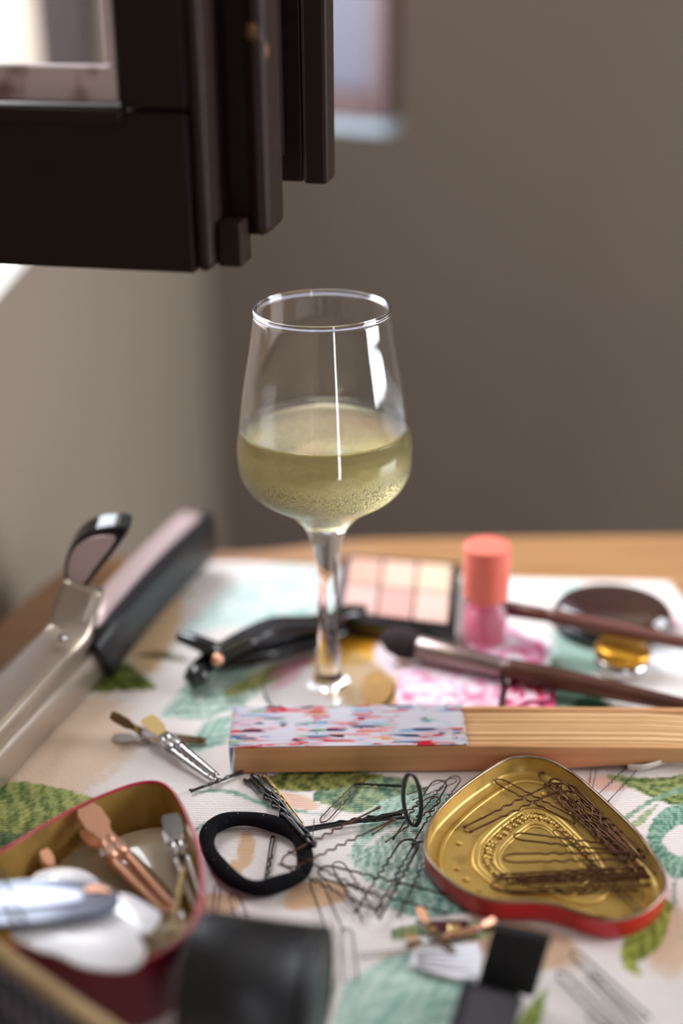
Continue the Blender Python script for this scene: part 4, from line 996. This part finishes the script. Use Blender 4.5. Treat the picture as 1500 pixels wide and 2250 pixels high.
pc = thing('eye_pencil', 'slim black eye pencil lying right behind the fan', 'pencil', tuple(P(1080, 1565)))
rod(pc, 'barrel', (908, 1562), (1240, 1580), 0.0042, 0.0042, [(0, 0.0028), (0.01, 0.0034), (0.98, 0.0034), (1, 0.003)], M['blackplastic'], 8)
rod(pc, 'tip', (1240, 1580), (1290, 1583), 0.0042, 0.0042, [(0, 0.0033), (0.7, 0.0012), (1, 0.0003)], M['wood'], 8)

rbp = [P(1380, 1686, 0.0016), P(1412, 1686, 0.0028), P(1455, 1674, 0.0030), P(1520, 1650, 0.0030), P(1600, 1620, 0.003)]
tag(mk('ribbon_loop', *sweep(sub_path(rbp), 0.0009, 0.0030, 10, up=(0, -0.5, 0.8)), M['ivory']), 'ivory ribbon edge curving out from under the narrow end of the fan', 'ribbon')

# ------------------------------------------------------------------ foreground
cl_a, cl_b = Vector((-0.0550, -0.2395, 0.0258)), Vector((-0.0090, -0.2490, 0.0258))
cap = thing('spray_can_cap', 'large satin black cap lying on its side in the front', 'cap', (-0.03, -0.245, 0.0))
Lc = (cl_b-cl_a).length
mk('shell', *lathe(spl([(0.0, 0.0), (0.021, 0.0), (0.0240, 0.001), (0.0250, 0.004)], 4)+[(0.0250, Lc), (0.0236, Lc), (0.0232, 0.006), (0.0, 0.006)], 64, (cl_a, cl_b-cl_a)), M['blackmatte'], cap)
mk('rim_band', *lathe([(0.02505, Lc-0.004), (0.02535, Lc-0.0036), (0.02535, Lc-0.0012), (0.02505, Lc-0.0008)], 64, (cl_a, cl_b-cl_a)), M['blackmatte'], cap)

bx = thing('black_compact_case', 'open matt black compact with its lid upright, front right of the cap', 'compact', tuple(P(1120, 2200)))
pa, pb = P(1052, 2168, 0.004), P(1164, 2192, 0.004)
ed = (pb-pa); e1 = ed.normalized(); e2 = Vector((-e1.y, e1.x, 0))
zt = 0.024
lv = PY(1046, 2046, pa.y+0.006); wv_ = ed.length*1.12
mk('lid', *boxv(pa-e1*0.001, e1*wv_, e2*0.0045, Vector((0.0, 0.006, zt))+e1*0.006), M['blacksoft'], bx, False, [BV(0.0008)])
mk('base', *boxv(pa-e2*0.048-e1*0.006-Vector((0, 0, 0.003)), e1*wv_*1.02, e2*0.046, Vector((0, 0, 0.007))), M['blackmatte'], bx, False, [BV(0.001)])
mk('mirror', *boxv(pa-e2*0.044-e1*0.002+Vector((0, 0, 0.0042)), e1*wv_*0.9, e2*0.038, Vector((0, 0, 0.0006))), mat('dark_powder', (62, 58, 62), 0.5), bx, False)

cd_ = thing('pin_card', 'white ribbed card beneath the small copper clips at the front', 'card', tuple(P(980, 2110)))
slab_px([(905, 2088), (1050, 2068), (1056, 2146), (1000, 2150), (900, 2120)], 0.0006, 0.0022, M['white'], 'card', cd_, 0.0004)
for t in (0.15, 0.38, 0.61, 0.84):
    a = P(915, 2090+38*t*0.9, 0.0026); b_ = P(1050, 2072+72*t, 0.0026)
    mk('ridge', *sweep([a, a.lerp(b_, 0.5), b_], 0.0008, 0.0006, 8), M['white'], cd_)
duckbill('duckbill_clip', 'copper hair clip with its tab raised on the white card', (918, 2022), (1000, 2098), 0.0030, 0.0030, M['bronze'], M['silver'], 'copper clips by the card', headm=M['copper'], open_=0.011, L=0.026)
duckbill('duckbill_clip', 'copper hair clip with its tab nearest the mint leaf', (892, 2080), (1000, 2052), 0.0030, 0.0030, M['silver'], M['bronze'], 'copper clips by the card', headm=M['copper'], open_=0.009, L=0.026)
duckbill('duckbill_clip', 'copper hair clip under the notch of the red lid', (1086, 2038), (975, 2060), 0.0030, 0.0040, M['copper'], M['bronze'], 'copper clips by the card', headm=M['copper'], open_=0.007, L=0.026)
mr_ = thing('maroon_barrette', 'small maroon barrette between the copper clips and the red lid', 'barrette', tuple(P(975, 2045)))
slab_px([(938, 2048), (1002, 2056), (1030, 2036), (1030, 2020), (944, 2020)], 0.0008, 0.0042, M['maroon'], 'bar', mr_, 0.0012)
slab_px([(985, 2046), (1010, 2046), (1010, 2030), (985, 2030)], 0.0043, 0.0056, M['goldclip'], 'clasp', mr_, 0.0004)

# paddle brush in the front left corner
hbA, hbB = P(-40, 2040, 0.036), P(330, 2300, 0.036)
d_ = (hbB-hbA); d1 = Vector((d_.x, d_.y, 0)).normalized(); d2 = Vector((-d1.y, d1.x, 0))
if d2.y > 0: d2 = -d2
hbx = thing('hair_brush', 'tan wooden hair brush with a black bristled pad in the front left corner', 'hair brush', tuple(hbA))
mk('wooden_rim', *boxv(hbA-Vector((0, 0, 0.006)), d1*d_.length, d2*0.0075, Vector((0, 0, 0.008))), M['tan'], hbx, False, [BV(0.003, 3)])
mk('back', *boxv(hbA+d2*0.0076-Vector((0, 0, 0.0085)), d1*d_.length, d2*0.06, Vector((0, 0, 0.006))), M['tan'], hbx, False, [BV(0.002)])
mk('rubber_pad', *boxv(hbA+d2*0.0085-Vector((0, 0, 0.0022)), d1*d_.length*0.98, d2*0.055, Vector((0, 0, 0.003))), M['padblack'], hbx, False, [BV(0.001)])
V, FA = lathe([(0.0008, 0), (0.0006, 0.008), (0.0011, 0.0088), (0.0, 0.0097)], 8)
bm_ = None
for i in range(9):
    for j in range(4):
        o_ = hbA+d1*(0.006+0.0072*i)+d2*(0.014+0.0095*j)+Vector((0, 0, 0.0009))
        if bm_ is None:
            bo = mk('bristle', [v+o_ for v in V], FA, M['bristletip'], hbx); bm_ = bo; b0 = o_
        else:
            bo = bm_.copy(); COL.objects.link(bo); bo.location = o_-b0
for i in range(3):
    a = hbA+d1*d_.length*(0.06+0.44*i)+d2*0.05-Vector((0, 0, 0.0087)); 
    mk('foot_peg', *lathe([(0.004, 0.0008-a.z+0.0), (0.004, 0.0)], 12, (a, (0, 0, 1))), M['tan'], hbx)
for o in bpy.data.objects:
    if '_o' in o: del o['_o']
